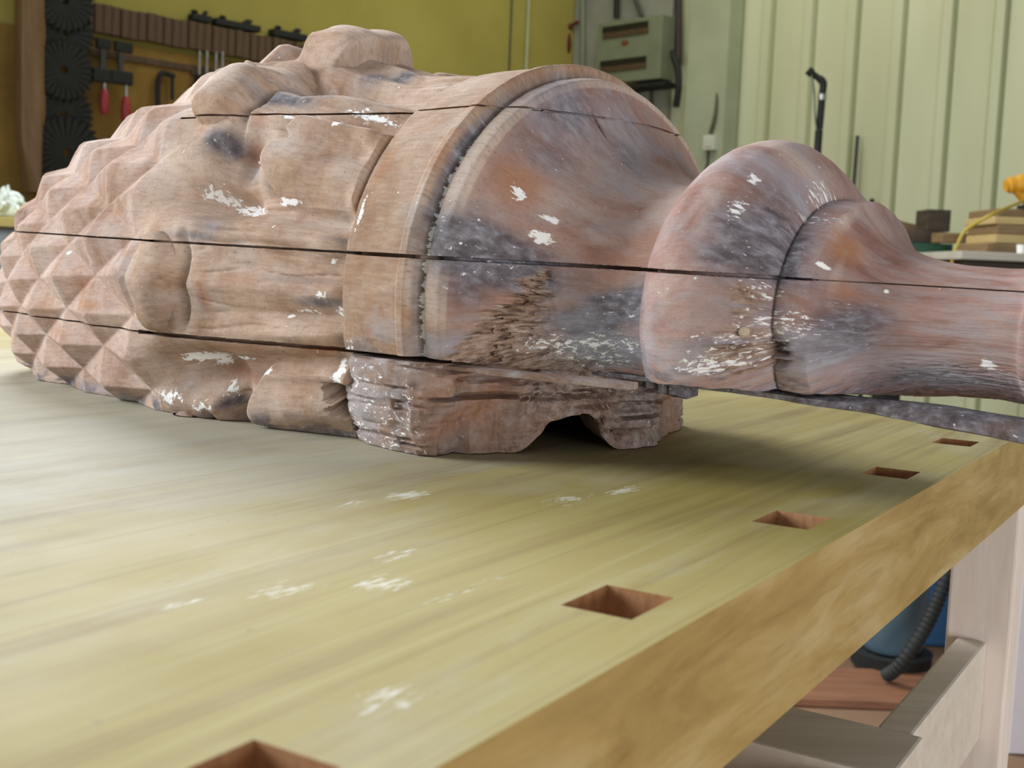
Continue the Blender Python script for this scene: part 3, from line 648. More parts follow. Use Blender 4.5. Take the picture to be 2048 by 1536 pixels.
# long splinters torn loose along the missing board
def splinter(pts, w, th, name, text):
    bm = bmesh.new(); c = spline([lp(*p) for p in pts], 10); m_ = len(c); R_ = []
    sd = Vector(NA)
    for i, p in enumerate(c):
        q = i/(m_-1)
        ww = (w[0]*(1-q)+w[1]*q)*S*(.8+.5*vn(q*14, 2.2, 61)); hh = (th[0]*(1-q)+th[1]*q)*S*(.75+.5*vn(q*11, 5.1, 62))
        R_.append([bm.verts.new(p+sd*(ww*a)+Z*(hh*b)) for a, b in ((-.5, -.5), (0, -.62), (.5, -.40), (.55, .15), (.1, .5), (-.5, .45))])
    for a, b in zip(R_, R_[1:]):
        for k in range(6): bm.faces.new((a[k], a[(k+1) % 6], b[(k+1) % 6], b[k]))
    bm.faces.new(R_[0]); bm.faces.new(R_[-1][::-1])
    o = obj(name, bm, m_rotw, fin, smooth=35); wood_attrs(o, .95 if 'dark' in text else .3, .25, .10, .2); o['label'] = text; return o
splinter([(.10, .085, .0730), (.2, .072, .0715), (.27, .055, .0680), (.33, .042, .0660), (.39, .036, .0625), (.46, .03, .0570)], (.022, .030), (.006, .0145), 'splinter', 'long dark splinter hanging under the shaft')
splinter([(-.02, .182, .073), (.03, .166, .0725), (.08, .158, .0715), (.13, .136, .070), (.158, .118, .0685)], (.02, .018), (.006, .005), 'splinter', 'thin reddish splinter below the bell')
splinter([(.09, .02, .066), (.115, .018, .064), (.135, .012, .062)], (.035, .03), (.014, .018), 'splinter', 'dark stub of broken board')
# nail head in the rot on the bulb
bm = bmesh.new(); q = A0+DA*0.2475+(NA*0.9975+VA*-0.0709)*0.1078; q = Vector((q[0]*S, q[1]*S, q[2]*S+BZ)); nd = Vector(NA*.7+DA*.6).normalized()
add_tube(bm, [q-nd*.008, q+nd*.0015, q+nd*.0022], [.0026, .0026, .0018], 14)
o = obj('nail', bm, plain('old_nail', (.42, .33, .24), .6, .3, 300), fin, smooth=40); o['label'] = 'round nail head'

# ================================================================== BACKGROUND, LEFT WALL
def sL(p): return (p-CORN).dot(tL)
def PL(s, z, off=0.): return CORN + tL*s + nL*off + Z*z
def wall_box(bm, s0, s1, z0, z1, o0, o1, bev=0): add_box(bm, PL(s0, z0, o0), tL*(s1-s0), nL*(o1-o0), Z*(z1-z0), bev)
m_board = plain('ochre_tool_board', (.23, .135, .022), .8, .3, 3)
m_slat = wood('brown_slat', (.055, .030, .014), (.12, .068, .032), scale=(8, 8, .8), sc_=4)
m_black = plain('black_metal', (.009, .011, .010), .7, .3, 30)
m_dsteel = plain('dark_steel', (.07, .075, .07), .4, .3, 30, .6)
m_red = plain('red_handle', (.36, .03, .035), .4, .2, 30)
m_steel = plain('pale_steel', (.42, .43, .40), .35, .2, 40, .7)
zt_ = onL(300, 33).z; zbm = onL(300, 89).z
s0 = sL(onL(120, 50)); s1 = sL(onL(655, 105)); s_end = sL(onL(935, 145))
tb = empty('tool_board', PL((s0+s_end)/2, zbm)); label(tb, 'ochre tool board fixed to the yellow wall below the slatted rack', 'tool board')
bm = bmesh.new(); wall_box(bm, sL(onL(-120, 0)), s_end, .62, zbm-.02, .001, .028, .004); obj('backing_panel', bm, m_board, tb)
bm = bmesh.new(); zq = onL(300, 124).z; wall_box(bm, s0, s_end-.6, zq-.02, zq+.012, .0285, .045, .003); obj('batten', bm, m_slat, tb)
rk = empty('slatted_rack', PL((s0+s1)/2, zbm)); label(rk, 'long brown rack of upright slats high on the yellow wall', 'tool rack')
bm = bmesh.new(); wall_box(bm, s0, s1, zbm+.01, zt_-.01, .001, .04); obj('rail', bm, m_slat, rk)
me0 = None; ns = 34; wd = (s1-s0)/ns
for i in range(ns):
    if me0 is None:
        bm = bmesh.new(); wall_box(bm, s0+.0015, s0+wd-.0015, zbm, zt_, .041, .072, .003); o = obj('slat', bm, m_slat, rk); me0 = o
    else:
        c = me0.copy(); COL.objects.link(c); c.parent = rk; c.location = me0.location + tL*(wd*i) + nL*(.004*math.sin(i*2.3)) + Z*(.003*math.sin(i*5.1))
# planes lying on the rack
def hand_plane(px, py, L, h, text):
    p = onL(px, py, .05); s = sL(p); o = empty('hand_plane', PL(s, zt_+.008, .05)); label(o, text, 'hand plane', 'planes on the slatted rack')
    bm = bmesh.new(); wall_box(bm, s-L/2, s+L/2, zt_+.0105, zt_+.0105+h*.6, .02, .08, .004); obj('sole', bm, m_black, o)
    bm = bmesh.new(); add_tube(bm, [PL(s-L*.3, zt_+.01+h*.6, .05), PL(s-L*.3, zt_+.01+h*.85, .05), PL(s-L*.3, zt_+.01+h, .05)], [.012, .02, .012], 10); obj('knob', bm, m_black, o, smooth=40)
    bm = bmesh.new(); add_prism(bm, [PL(s+L*.1, zt_+.0105+h*.6, .04), PL(s+L*.3, zt_+.0105+h*.6, .04), PL(s+L*.36, zt_+.01+h*1.05, .04), PL(s+L*.24, zt_+.01+h*1.1, .04)], nL*.022); obj('tote', bm, m_black, o)
hand_plane(400, 38, .11, .055, 'short dark hand plane on the slatted rack, leftmost of three')
hand_plane(472, 58, .27, .055, 'long low dark hand plane on the slatted rack, middle of three')
hand_plane(576, 78, .22, .06, 'dark hand plane on the slatted rack nearest the finial, rightmost of three')
# clamps with red handles
def bar_clamp(pxb, y0, y1, pxh, hy0, hy1, text, dz=0):
    a = onL(pxb, y0, .06); b = onL(pxb, y1, .06); s = sL(a); hs = sL(onL(pxh, hy0, .06))
    o = empty('bar_clamp', PL(s, b.z, .06)); label(o, text, 'clamp', 'clamps with red handles')
    zlo = onL(pxb, y1, .06).z; zhi = zbm-.045
    bm = bmesh.new(); wall_box(bm, s-.012, s+.012, zlo-.03, zhi, .10, .116, .002); obj('bar', bm, m_dsteel, o)
    bm = bmesh.new(); wall_box(bm, min(s, hs)-.05, max(s, hs)+.03, zlo-.045, zlo+.02, .09, .125, .008); obj('jaw', bm, m_black, o)
    bm = bmesh.new(); wall_box(bm, min(s, hs)-.03, max(s, hs)+.03, zhi-.035, zhi+.015, .095, .12, .006); obj('fixed_jaw', bm, m_black, o)
    zh0 = onL(pxh, hy0, .1).z; zh1 = onL(pxh, hy1, .1).z
    bm = bmesh.new(); add_tube(bm, [PL(hs, zlo, .108), PL(hs, zh0, .108)], .008, 8); obj('screw', bm, m_steel, o, smooth=40)
    bm = bmesh.new(); add_tube(bm, [PL(hs, zh0, .108), PL(hs, zh0-.02, .108), PL(hs, (zh0+zh1)/2, .108), PL(hs, zh1+.02, .108), PL(hs, zh1, .108)], [.012, .021, .024, .022, .014], 12); obj('handle', bm, m_red, o, smooth=40)
bar_clamp(196, 62, 148, 200, 178, 228, 'bar clamp with bright red handle hanging beside the saw blades')
bar_clamp(232, 74, 152, 243, 192, 246, 'bar clamp with darker red handle, second from the saw blades')
# small clamp on the board and screwdrivers
bm = bmesh.new(); p = onL(332, 190, .06); s = sL(p)
add_tube(bm, spline([PL(s+.045, p.z+.10, .06), PL(s-.03, p.z+.10, .06), PL(s-.045, p.z, .06), PL(s-.03, p.z-.1, .06), PL(s+.045, p.z-.1, .06)], 6), .014, 8)
add_tube(bm, [PL(s+.035, p.z+.1, .06), PL(s+.035, p.z-.02, .06)], .009, 8)
label(obj('g_clamp', bm, m_black, None, smooth=40), 'small black clamp frame hanging alone on the ochre tool board', 'clamp')
for i, (px, dark) in enumerate(((397, 0), (412, 0), (430, 1), (443, 1))):
    a = onL(px, 110+px*.03-8, .06); s = sL(a); o = empty('screwdriver', PL(s, a.z-.2, .06))
    label(o, ['pale screwdriver at the left end of the tool row under the rack', 'pale screwdriver, second in the tool row under the rack', 'screwdriver, third in the tool row under the rack', 'screwdriver at the right end of the tool row by the finial leaf'][i], 'screwdriver', 'tool row under the slatted rack')
    bm = bmesh.new(); add_tube(bm, [PL(s, a.z+.03, .07), PL(s, a.z-.09, .07)], .007, 8); obj('shank', bm, m_steel, o, smooth=40)
    bm = bmesh.new(); add_tube(bm, [PL(s, a.z-.09, .07), PL(s, a.z-.10, .07), PL(s, a.z-.17, .07), PL(s, a.z-.19, .07)], [.012, .022, .024, .012], 10); obj('handle', bm, m_black if i < 3 else m_dsteel, o, smooth=40)
bm = bmesh.new(); a = onL(395, 145, .05); b = onL(455, 158, .05); wall_box(bm, sL(a)-.03, sL(b)+.05, a.z-.015, a.z+.012, .0285, .046, .003)
obj('holder_strip', bm, m_slat, tb)
# circular saw blades hung in a column
def saw_blade(px, py, R, off, text, teeth=26):
    c = onL(px, py, off); s = sL(c); z = c.z
    bm = bmesh.new(); pts = []
    for k in range(teeth):
        a = 2*math.pi*k/teeth
        for rr_, da in ((R*.84, 0), (R, .03), (R*.97, .09)):
            aa = a-da*.9; pts.append((s+rr_*math.cos(aa), z+rr_*math.sin(aa)))
    f = [bm.verts.new(PL(x, y, off+.003)) for x, y in pts]; bk = [bm.verts.new(PL(x, y, off-.003)) for x, y in pts]
    nb = len(pts); ho = [bm.verts.new(PL(s+.02*math.cos(2*math.pi*k/nb), z+.02*math.sin(2*math.pi*k/nb), off+.003)) for k in range(nb)]
    hb_ = [bm.verts.new(PL(s+.02*math.cos(2*math.pi*k/nb), z+.02*math.sin(2*math.pi*k/nb), off-.003)) for k in range(nb)]
    for k in range(nb):
        j = (k+1) % nb
        bm.faces.new((f[k], f[j], ho[j], ho[k])); bm.faces.new((bk[k], hb_[k], hb_[j], bk[j])); bm.faces.new((f[k], bk[k], bk[j], f[j])); bm.faces.new((ho[k], ho[j], hb_[j], hb_[k]))
    o = obj('saw_blade', bm, m_black, None); label(o, text, 'saw blade', 'saw blades hung in a column')
    return o
for i, (px, py, R, off) in enumerate(((130, 2, .150, .118), (130, 64, .150, .106), (128, 140, .150, .118), (128, 228, .150, .106), (134, 305, .185, .118))):
    saw_blade(px, py, R, off, 'black toothed saw blade, %s of the column of blades on the wall' % ['topmost', 'second from the top', 'middle', 'second from the bottom', 'lowest and largest'][i])
# long timber tapering to its lower end
m_beam = wood('brown_beam', (.20, .115, .045), (.30, .185, .085), scale=(8, 8, .7), sc_=4)
bm = bmesh.new(); R_ = []
for px0, pxm, px1, py in ((31, 60, 90, -60), (30, 60, 88, 240), (32, 58, 82, 290), (46, 58, 80, 385)):
    q0, qm, q1 = (onL(x, py, .03) for x in (px0, pxm, px1)); zz = qm.z
    R_.append([bm.verts.new(PL(sL(q0), zz, .03)), bm.verts.new(PL(sL(q0), zz, .10)), bm.verts.new(PL(sL(qm), zz, .15)), bm.verts.new(PL(sL(q1), zz, .08)), bm.verts.new(PL(sL(q1), zz, .03))])
for a, b in zip(R_, R_[1:]):
    for k in range(5): bm.faces.new((a[k], a[(k+1) % 5], b[(k+1) % 5], b[k]))
bm.faces.new(R_[0]); bm.faces.new(R_[-1][::-1])
label(obj('wooden_beam', bm, m_beam, None), 'long brown wooden beam with tapered lower end hung left of the saw blades', 'beam')
# cabinet with a pale bag at the left edge
m_teal = plain('grey_blue_paint', (.20, .25, .25), .5, .15, 6); m_ledge = wood('ochre_top', (.34, .26, .06), (.46, .36, .10))
cb = empty('side_cabinet', at(-60, 640, 3.6)); cb.location.z = 0
label(cb, 'grey blue cabinet with ochre wooden top at the left edge behind the finial', 'cabinet')
zl = at(20, 434, 3.6).z; xr = at(70, 500, 3.6).x
bm = bmesh.new(); add_box(bm, (xr-1.1, 3.62, 0), (1.08, 0, 0), (0, .55, 0), (0, 0, zl-.031), .004); obj('body', bm, m_teal, cb)
bm = bmesh.new(); add_box(bm, (xr-1.12, 3.58, zl-.03), (1.12, 0, 0), (0, .62, 0), (0, 0, .03), .003); obj('top', bm, m_ledge, cb)
for k in range(2):
    bm = bmesh.new(); add_box(bm, (xr-1.07+k*.53, 3.604, .12), (.51, 0, 0), (0, .0155, 0), (0, 0, zl-.2), .003); d_ = obj('door', bm, m_teal, cb)
    bm = bmesh.new(); hx = xr-1.07+k*.53+(.45 if k == 0 else .06); add_tube(bm, [(hx, 3.603, zl-.25), (hx, 3.585, zl-.25), (hx, 3.585, zl-.37), (hx, 3.603, zl-.37)], .005, 8)
    hd = obj('handle', bm, m_steel, None, smooth=40); hd.parent = d_; hd.matrix_parent_inverse = Matrix.Identity(4); hd.location = -(d_.location + cb.location)
bm = bmesh.new(); bmesh.ops.create_icosphere(bm, subdivisions=3, radius=1)
cbag = at(14, 424, 3.75)
for v_ in bm.verts:
    n_ = v_.co.copy(); hgt = (n_.z+1)/2; rr_ = (1-hgt*.75)*(1+.25*math.sin(n_.x*7+n_.y*5)+.15*math.sin(n_.y*11))
    v_.co = Vector((cbag.x+n_.x*.07*rr_, cbag.y+n_.y*.05*rr_, zl+.001+hgt*.095*(1+.12*math.sin(n_.x*9))))
label(obj('crumpled_bag', bm, plain('pale_plastic', (.55, .62, .55), .4, .2, 20), None), 'pale crumpled plastic bag standing on the cabinet at the left edge', 'bag')
# conduits on the yellow wall
m_cond = plain('pale_conduit', (.42, .46, .26), .5, .1, 10)
def wall_pipe(name, pts, r, mat, text, cat, group=None):
    bm = bmesh.new(); add_tube(bm, pts, r, 10); return label(obj(name, bm, mat, None, smooth=40), text, cat, group)
q = onL(1055, 60, .015); wall_pipe('conduit', [PL(sL(q), .3, .016), PL(sL(q), 4.6, .016)], .011, m_cond, 'pale green conduit running up the yellow wall near the corner', 'conduit')
q = onL(1022, 60, .01); wall_pipe('cable', [PL(sL(q), .3, .008), PL(sL(q), 4.6, .008)], .005, m_dsteel, 'thin dark cable running up the yellow wall left of the pale conduit', 'cable')

# ================================================================== BACKGROUND, RIGHT WALL
def uR(p): return (p-CORN).dot(tR)
def PR(u, z, off=0.): return CORN + tR*u + nR*off + Z*z
def rbox(bm, px0, py0, px1, py1, o0, o1, bev=0):
    a = onR(px0, (py0+py1)/2, o1); b = onR(px1, (py0+py1)/2, o1); pm = (px0+px1)/2
    z1 = onR(pm, py0, o1).z; z0 = onR(pm, py1, o1).z
    add_box(bm, PR(uR(a), z0, o0), tR*(uR(b)-uR(a)), nR*(o1-o0), Z*(z1-z0), bev)
m_gpan = plain('grey_panel', (.28, .29, .24), .7, .2, 4); m_gbox = plain('grey_green_enamel', (.20, .235, .15), .5, .1, 6)
m_pil = plain('pale_pilaster', (.40, .45, .31), .75, .1, 3)
bm = bmesh.new(); rbox(bm, 1364, -260, 1443, 900, .033, .17, .004); structure(obj('trim_1', bm, m_pil))
bm = bmesh.new(); rbox(bm, 1146, -200, 1340, 420, .034, .055, .003); label(obj('backing_board', bm, m_gpan, None), 'grey board behind the breaker box near the corner', 'board')
bx = empty('breaker_box', onR(1256, 165, .1)); label(bx, 'grey green breaker box with two dark windows on the grey board', 'breaker box')
bm = bmesh.new(); rbox(bm, 1194, 38, 1322, 163, .056, .19, .006); obj('enclosure', bm, m_gbox, bx)
m_win = plain('breaker_window_black', (.012, .014, .012), .3, .3, 30); m_brk = plain('breaker_brown', (.085, .055, .03), .5, .4, 60)
for y0, x0, x1 in ((48, 1205, 1295), (117, 1200, 1291)):
    bm = bmesh.new(); rbox(bm, x0, y0, x1, y0+12, .1905, .198, .001); w_ = obj('window', bm, m_win, bx)
    bm = bmesh.new(); rbox(bm, x0, y0+12.5, x1, y0+24, .1905, .2, .001); obj('breaker_row', bm, m_brk, bx)
bm = bmesh.new()
cE = onR(1250, 86, .191); 
ring = [bm.verts.new(cE+tR*(.03*math.cos(a))+Z*(.018*math.sin(a))+nR*.002) for a in [2*math.pi*k/20 for k in range(20)]]
ring2 = [bm.verts.new(v.co-nR*.0015) for v in ring]; bm.faces.new(ring); bm.faces.new(ring2[::-1])
for k in range(20): bm.faces.new((ring[k], ring2[k], ring2[(k+1) % 20], ring[(k+1) % 20]))
obj('emblem', bm, plain('rust_red_emblem', (.19, .06, .025), .5), bx)
bm = bmesh.new(); rbox(bm, 1250, 166, 1330, 174, .056, .21, .005); label(obj('cable_tray', bm, m_black, None), 'black tray below the breaker box', 'tray')
def rp(px, py, off): return onR(px, py, off)
wall_pipe('conduit', [rp(1234, -40, .12), rp(1233, 36, .12)], .021, m_black, 'black conduit entering the breaker box from above', 'conduit')
wall_pipe('cable', spline([rp(1250, -60, .11), rp(1268, -10, .11), rp(1284, 34, .12)]), .015, m_dsteel, 'dark slanting cable entering the breaker box from above', 'cable')
wall_pipe('hose', spline([rp(1346, 104, .20), rp(1349, 118, .22), rp(1356, 140, .22), rp(1357, 175, .22), rp(1352, 214, .20)]), .022, m_black, 'thick black hose curving down right of the breaker box', 'hose')
wall_pipe('conduit', [rp(1358, -100, .06), rp(1357, 130, .06)], .020, plain('purple_black_pipe', (.045, .03, .035), .5), 'thick dark pipe between the breaker box and the pale pilaster', 'conduit')
wall_pipe('conduit', [rp(1276, 178, .08), rp(1276, 420, .08)], .009, m_dsteel, 'left of two thin pipes running down below the black tray', 'conduit')
wall_pipe('conduit', [rp(1302, 178, .08), rp(1302, 420, .08)], .009, m_dsteel, 'right of two thin pipes running down below the black tray', 'conduit')
wall_pipe('conduit', [rp(1166, -100, .08), rp(1165, 300, .08)], .016, m_gbox, 'grey green pipe left of the breaker box', 'conduit')
wall_pipe('hose', spline([rp(1156, 44, .09), rp(1142, 52, .09), rp(1133, 62, .09), rp(1134, 90, .09), rp(1128, 126, .09)]), [.012]*8+[.02]*8+[.03]*12+[.022]*5, plain('dark_red_rubber', (.10, .014, .014), .6), 'dark red hose hanging in the wall corner', 'hose')
ob = empty('outlet_box', rp(1416, 298, .18)); label(ob, 'small white outlet box on the pale pilaster', 'outlet box')
m_white = plain('white_plastic', (.62, .66, .56), .5, .08, 8)
bm = bmesh.new(); rbox(bm, 1405, 270, 1427, 300, .1705, .215, .004); obj('box', bm, m_white, ob)
bm = bmesh.new(); rbox(bm, 1409, 275, 1423, 293, .2155, .220, .001); obj('cover', bm, m_white, ob)
wall_pipe('cable', spline([rp(1450, -60, .10), rp(1447, 20, .10), rp(1442, 110, .11), rp(1432, 220, .182), rp(1420, 268, .19)]), .011, plain('olive_cable', (.10, .09, .05), .6), 'dark cable running down the pilaster edge to the outlet box', 'cable')
wall_pipe('cable', spline([rp(1416, 301, .19), rp(1414, 330, .18), rp(1400, 360, .178), rp(1380, 372, .178)]), .006, m_dsteel, 'thin cable curving below the outlet box', 'cable')

# stand with bent head, rods
Ys = 5.3
st = empty('pole_stand', (at(1632, 300, Ys).x, Ys, 0)); label(st, 'thin black pole stand with a bent head in front of the ribbed wall', 'stand')
b_ = st.location.copy()
a1 = at(1645, 186, Ys)
bm = bmesh.new(); add_tube(bm, [b_+Z*.02, Vector((a1.x-.005, Ys, at(1640, 260, Ys).z))], .017, 12); add_tube(bm, [Vector((a1.x-.004, Ys, at(1640, 258, Ys).z)), a1+Z*.0], .016, 12); obj('pole', bm, m_black, st, smooth=40)
bm = bmesh.new(); add_tube(bm, spline([a1, at(1646, 165, Ys), at(1634, 154, Ys), at(1624, 147, Ys), at(1616, 140, Ys)], 5), [.016]*4+[.017]*5+[.014]*6+[.019]*6, 12); obj('head', bm, m_black, st, smooth=40)
bm = bmesh.new(); add_tube(bm, [a1-Z*.006, a1-Z*.03], .019, 12); obj('clip', bm, m_steel, st, smooth=40)
bm = bmesh.new(); add_tube(bm, spline([at(1624, 150, Ys-.02), at(1629, 190, Ys-.02), at(1630, 230, Ys-.02), at(1634, 262, Ys-.02)]), .004, 6); obj('cord', bm, m_dsteel, st, smooth=40)
bm = bmesh.new()
for k in range(3):
    a = k*2.094+.5; add_tube(bm, [b_+Z*.06, b_+Vector((.22*math.cos(a), .22*math.sin(a), .012))], .011, 8)
obj('tripod_base', bm, m_black, st, smooth=40)
q = rp(1706, 300, .10); wall_pipe('metal_rod', [PR(uR(q)+.02, .004, .14), PR(uR(q), rp(1707, 272, .06).z, .06)], .011, m_dsteel, 'grey metal rod leaning on the ribbed wall behind the bulb', 'rod')
q = rp(1742, 420, .10); wall_pipe('metal_rod', [PR(uR(q)+.06, .004, .18), PR(uR(q)-.02, rp(1736, 398, .06).z, .06)], .012, m_black, 'short black rod leaning on the ribbed wall beside the ring', 'rod')

# machine and table with offcuts at the right
def blockpx(name, px0, py0, px1, py1, Y, depth, mat, text, cat, group=None, ang=0, zbase=None, bev=.004, parent=None):
    c0 = at((px0+px1)/2, py0, Y); c1 = at((px0+px1)/2, py1, Y); w = (px1-px0)/F_PX*Y
    z0 = c1.z if zbase is None else zbase
    bm = bmesh.new(); box_c(bm, (c0.x, Y+depth/2, (c0.z+z0)/2), w, depth, c0.z-z0, ang, bev)
    o = obj(name, bm, mat, parent)
    if text: label(o, text, cat, group)
    return o, c0.z
m_green = plain('green_enamel', (.022, .085, .05), .4, .2, 8); m_dkw = wood('dark_block', (.035, .024, .016), (.075, .055, .035), scale=(2, 2, 8))
m_brw = wood('brown_offcut', (.16, .10, .045), (.26, .17, .08)); m_pale = wood('pale_offcut', (.42, .30, .12), (.55, .42, .19))
Yg = 4.7
gm_ = empty('green_machine', (at(1850, 500, Yg).x, Yg+.2, 0)); label(gm_, 'dark green machine cabinet behind the shaft carrying wood blocks', 'machine')
_, zg = blockpx('cabinet', 1790, 486, 1906, 620, Yg, .40, m_green, None, None, zbase=.60, parent=gm_)
bm = bmesh.new(); gx = at(1806, 500, Yg).x; add_box(bm, (gx, Yg+.12, .03), (.07, 0, 0), (0, .16, 0), (0, 0, .569), .004); obj('column', bm, m_black, gm_)
bm = bmesh.new(); add_box(bm, (gx-.12, Yg+.02, .002), (.31, 0, 0), (0, .36, 0), (0, 0, .028), .004); obj('foot', bm, m_black, gm_)
bm = bmesh.new(); cx = at(1865, 486, Yg); 
_, z1 = blockpx('wood_block', 1826, 462, 1882, 486, Yg+.03, .20, m_dkw, 'low dark wood block on the green machine under the tall block', 'wood block', 'blocks on the green machine', zbase=zg+.001)
blockpx('wood_block', 1856, 419, 1903, 462, Yg+.06, .14, m_dkw, 'tall dark wood block standing on the low block of the green machine', 'wood block', 'blocks on the green machine', ang=0, zbase=z1+.001)
blockpx('wood_block', 1885, 466, 1941, 500, Yg-.14, .12, m_brw, 'brown wood block with pale end at the front corner of the green machine', 'wood block', 'blocks on the green machine', zbase=zg+.001)
bm = bmesh.new(); p0 = at(1780, 436, Yg+.26); p1 = at(1862, 462, Yg+.26)
add_prism(bm, [(p0.x-.1, p0.y, p0.z+.02), (p1.x, p0.y, p1.z+.01), (p1.x, p0.y, zg+.002), (p0.x-.1, p0.y, zg+.002)], (0, .10, 0))
label(obj('wood_wedge', bm, m_brw, None), 'long brown sloping offcut behind the neck on the green machine', 'offcut')
Yt = 4.0
tbx = at(1990, 510, Yt); 
tt = empty('side_table', (tbx.x+.2, Yt+.3, 0)); label(tt, 'pale topped side table with offcuts at the right edge', 'table')
ztab = at(1985, 504, Yt).z; x0 = at(1922, 510, Yt).x
m_ttop = plain('pale_table_top', (.42, .40, .33), .5, .15, 6); m_tleg = plain('dark_table_frame', (.035, .022, .014), .6)
bm = bmesh.new(); add_box(bm, (x0, Yt, ztab-.028), (1.1, 0, 0), (0, .7, 0), (0, 0, .028), .004); obj('table_top', bm, m_ttop, tt)
bm = bmesh.new(); add_box(bm, (x0+.02, Yt+.03, ztab-.13), (1.06, 0, 0), (0, .64, 0), (0, 0, .10), .003); obj('apron', bm, m_tleg, tt)
for dx in (.55, 1.02):
    for dy in (.03, .61):
        bm = bmesh.new(); add_box(bm, (x0+dx, Yt+dy, .002), (.06, 0, 0), (0, .06, 0), (0, 0, ztab-.133), .003); obj('leg', bm, m_tleg, tt)
zc_ = ztab+.001
specs = [(1975, 2100, 488, m_brw, 'lowest board of the offcut stack on the side table'), (1992, 2110, 470, m_pale, 'pale second board of the offcut stack on the side table'),
         (1996, 2085, 450, m_brw, 'third board of the offcut stack on the side table'), (1990, 2095, 434, m_pale, 'fourth board of the offcut stack, below the dark end board'), (1998, 2090, 418, m_brw, 'topmost brown board of the offcut stack under the yellow tool')]
for px0, px1, py, mt, tx in specs:
    _, zn = blockpx('offcut', px0, py, px1, py+18, Yt+.25, .28, mt, tx, 'offcut', 'offcut stack on the side table', zbase=zc_); zc_ = zn+.001
m_yel2 = plain('yellow_plastic', (.62, .30, .02), .4, .15, 10)
yt = empty('power_tool', (at(2040, 400, Yt+.35).x, Yt+.38, zc_)); label(yt, 'yellow power tool lying on top of the offcut stack at the right edge', 'power tool')
p = at(2042, 372, Yt+.35)
bm = bmesh.new(); add_tube(bm, spline([(p.x-.055, p.y, zc_+.085), (p.x-.02, p.y, zc_+.09), (p.x+.06, p.y, zc_+.095), (p.x+.16, p.y, zc_+.09)], 6), [.022]*3+[.03]*4+[.038]*6+[.034]*6, 14); obj('motor_housing', bm, m_yel2, yt, smooth=40)
bm = bmesh.new(); add_tube(bm, spline([(p.x-.01, p.y, zc_+.075), (p.x+.02, p.y, zc_+.045), (p.x+.05, p.y, zc_+.018)], 6), .022, 12); obj('grip', bm, m_yel2, yt, smooth=40)
bm = bmesh.new(); box_c(bm, (p.x+.07, p.y, zc_+.0105), .13, .08, .02, 0, .006); obj('base', bm, m_black, yt)
bm = bmesh.new(); cp = at(2043, 500, Yt+.06)
add_tube(bm, [(cp.x, cp.y, ztab+.001), (cp.x, cp.y, ztab+.03)], [.014, .017], 16); label(obj('cup', bm, plain('white_glaze', (.85, .85, .83), .3, .02), None, smooth=40), 'small white cup on the front edge of the side table', 'cup')
pc = [(p.x-.01, p.y-.055, zc_+.03), at(1992, 425, Yt+.1), at(1960, 442, Yt+.1), at(1930, 462, Yt+.1), at(1915, 490, Yt+.1), at(1905, 520, Yt+.1), at(1902, 580, Yt+.1)]
bm = bmesh.new(); add_tube(bm, spline(pc, 6), .006, 8); obj('cord', bm, plain('yellow_cord', (.42, .31, .03), .5), yt, smooth=40)

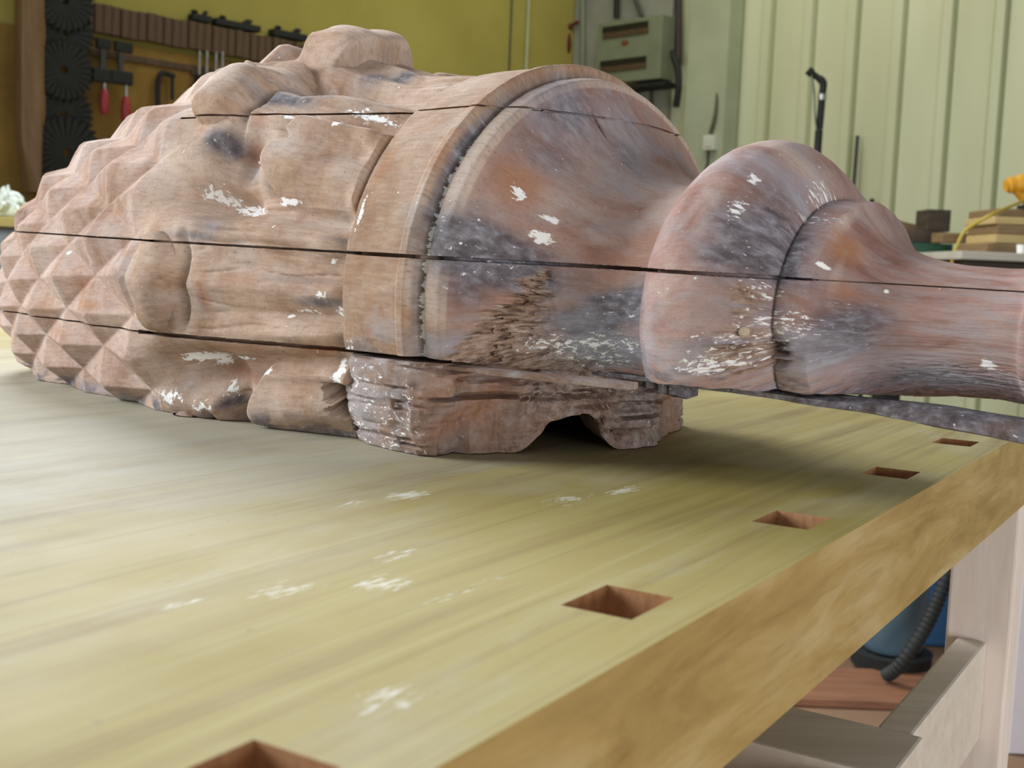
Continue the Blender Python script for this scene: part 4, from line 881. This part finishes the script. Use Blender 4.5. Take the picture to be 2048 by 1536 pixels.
# ================================================================== UNDER THE BENCH
Yv = 3.05
sv = empty('hose_drum', (at(1782, 1300, Yv).x, Yv, 0)); label(sv, 'grey blue round drum with a black hose on the floor under the bench', 'drum')
vx = sv.location.x
bm = bmesh.new(); add_tube(bm, [(vx, Yv, .055), (vx, Yv, .07), (vx, Yv, .40), (vx, Yv, .42)], [.07, .08, .09, .08], 28); obj('drum', bm, plain('grey_blue_drum', (.075, .13, .17), .35, .3, 5), sv, smooth=40)
bm = bmesh.new(); add_tube(bm, [(vx, Yv, .42), (vx, Yv, .44), (vx, Yv, .50), (vx, Yv, .54)], [.095, .10, .09, .05], 28); obj('lid', bm, m_black, sv, smooth=40)
bm = bmesh.new(); add_tube(bm, [(vx+.0, Yv, .012), (vx, Yv, .05)], [.10, .105], 24); obj('base', bm, m_black, sv, smooth=40)
hp = [at(1905, 1120, Yv-.14), at(1880, 1190, Yv-.17), at(1848, 1260, Yv-.19), at(1800, 1330, Yv-.2), at(1772, 1352, Yv-.17)]
bm = bmesh.new(); sp_ = spline(hp, 14); add_tube(bm, sp_, [.015+.003*(i % 2) for i in range(len(sp_))], 12); obj('hose', bm, m_black, sv, smooth=30)
cr = empty('blue_crate', (at(1880, 1300, Yv+.2).x, Yv+.35, 0)); label(cr, 'bright blue plastic crate on the floor behind the bench leg', 'crate')
xa = at(1770, 1300, Yv+.2).x; xb = at(1990, 1300, Yv+.2).x; m_blue = plain('blue_plastic', (.045, .16, .36), .4, .1, 5)
bm = bmesh.new(); add_box(bm, (xa, Yv+.2, .002), (xb-xa, 0, 0), (0, .30, 0), (0, 0, .44), .008); obj('bin', bm, m_blue, cr)
bm = bmesh.new(); add_box(bm, (xa-.01, Yv+.19, .442), (xb-xa+.02, 0, 0), (0, .32, 0), (0, 0, .02), .004); obj('lid', bm, m_blue, cr)
bm = bmesh.new(); pq = at(1690, 1395, 2.85); box_c(bm, (pq.x-.05, 2.86, .011), .75, .24, .02, .0, .003)
label(obj('floor_plank', bm, wood('red_brown_plank', (.15, .06, .028), (.25, .11, .055)), None), 'red brown plank lying on the floor under the bench', 'plank')
bm = bmesh.new(); pq = at(1650, 1300, 3.25); add_box(bm, (pq.x-.35, 3.25, .002), (.42, 0, 0), (0, .25, 0), (0, 0, .5), .005)
label(obj('brown_box', bm, plain('dark_brown_board', (.06, .04, .02), .7), None), 'dark brown box on the floor left of the grey blue drum', 'box')
bm = bmesh.new(); pq = at(2042, 1200, 2.5); add_box(bm, (pq.x, 2.5, .002), (.6, 0, 0), (0, .03, 0), (0, 0, .66), .003)
label(obj('white_panel', bm, plain('white_laminate', (.60, .57, .60), .4, .05), None), 'white panel standing on the floor right of the bench leg', 'panel')
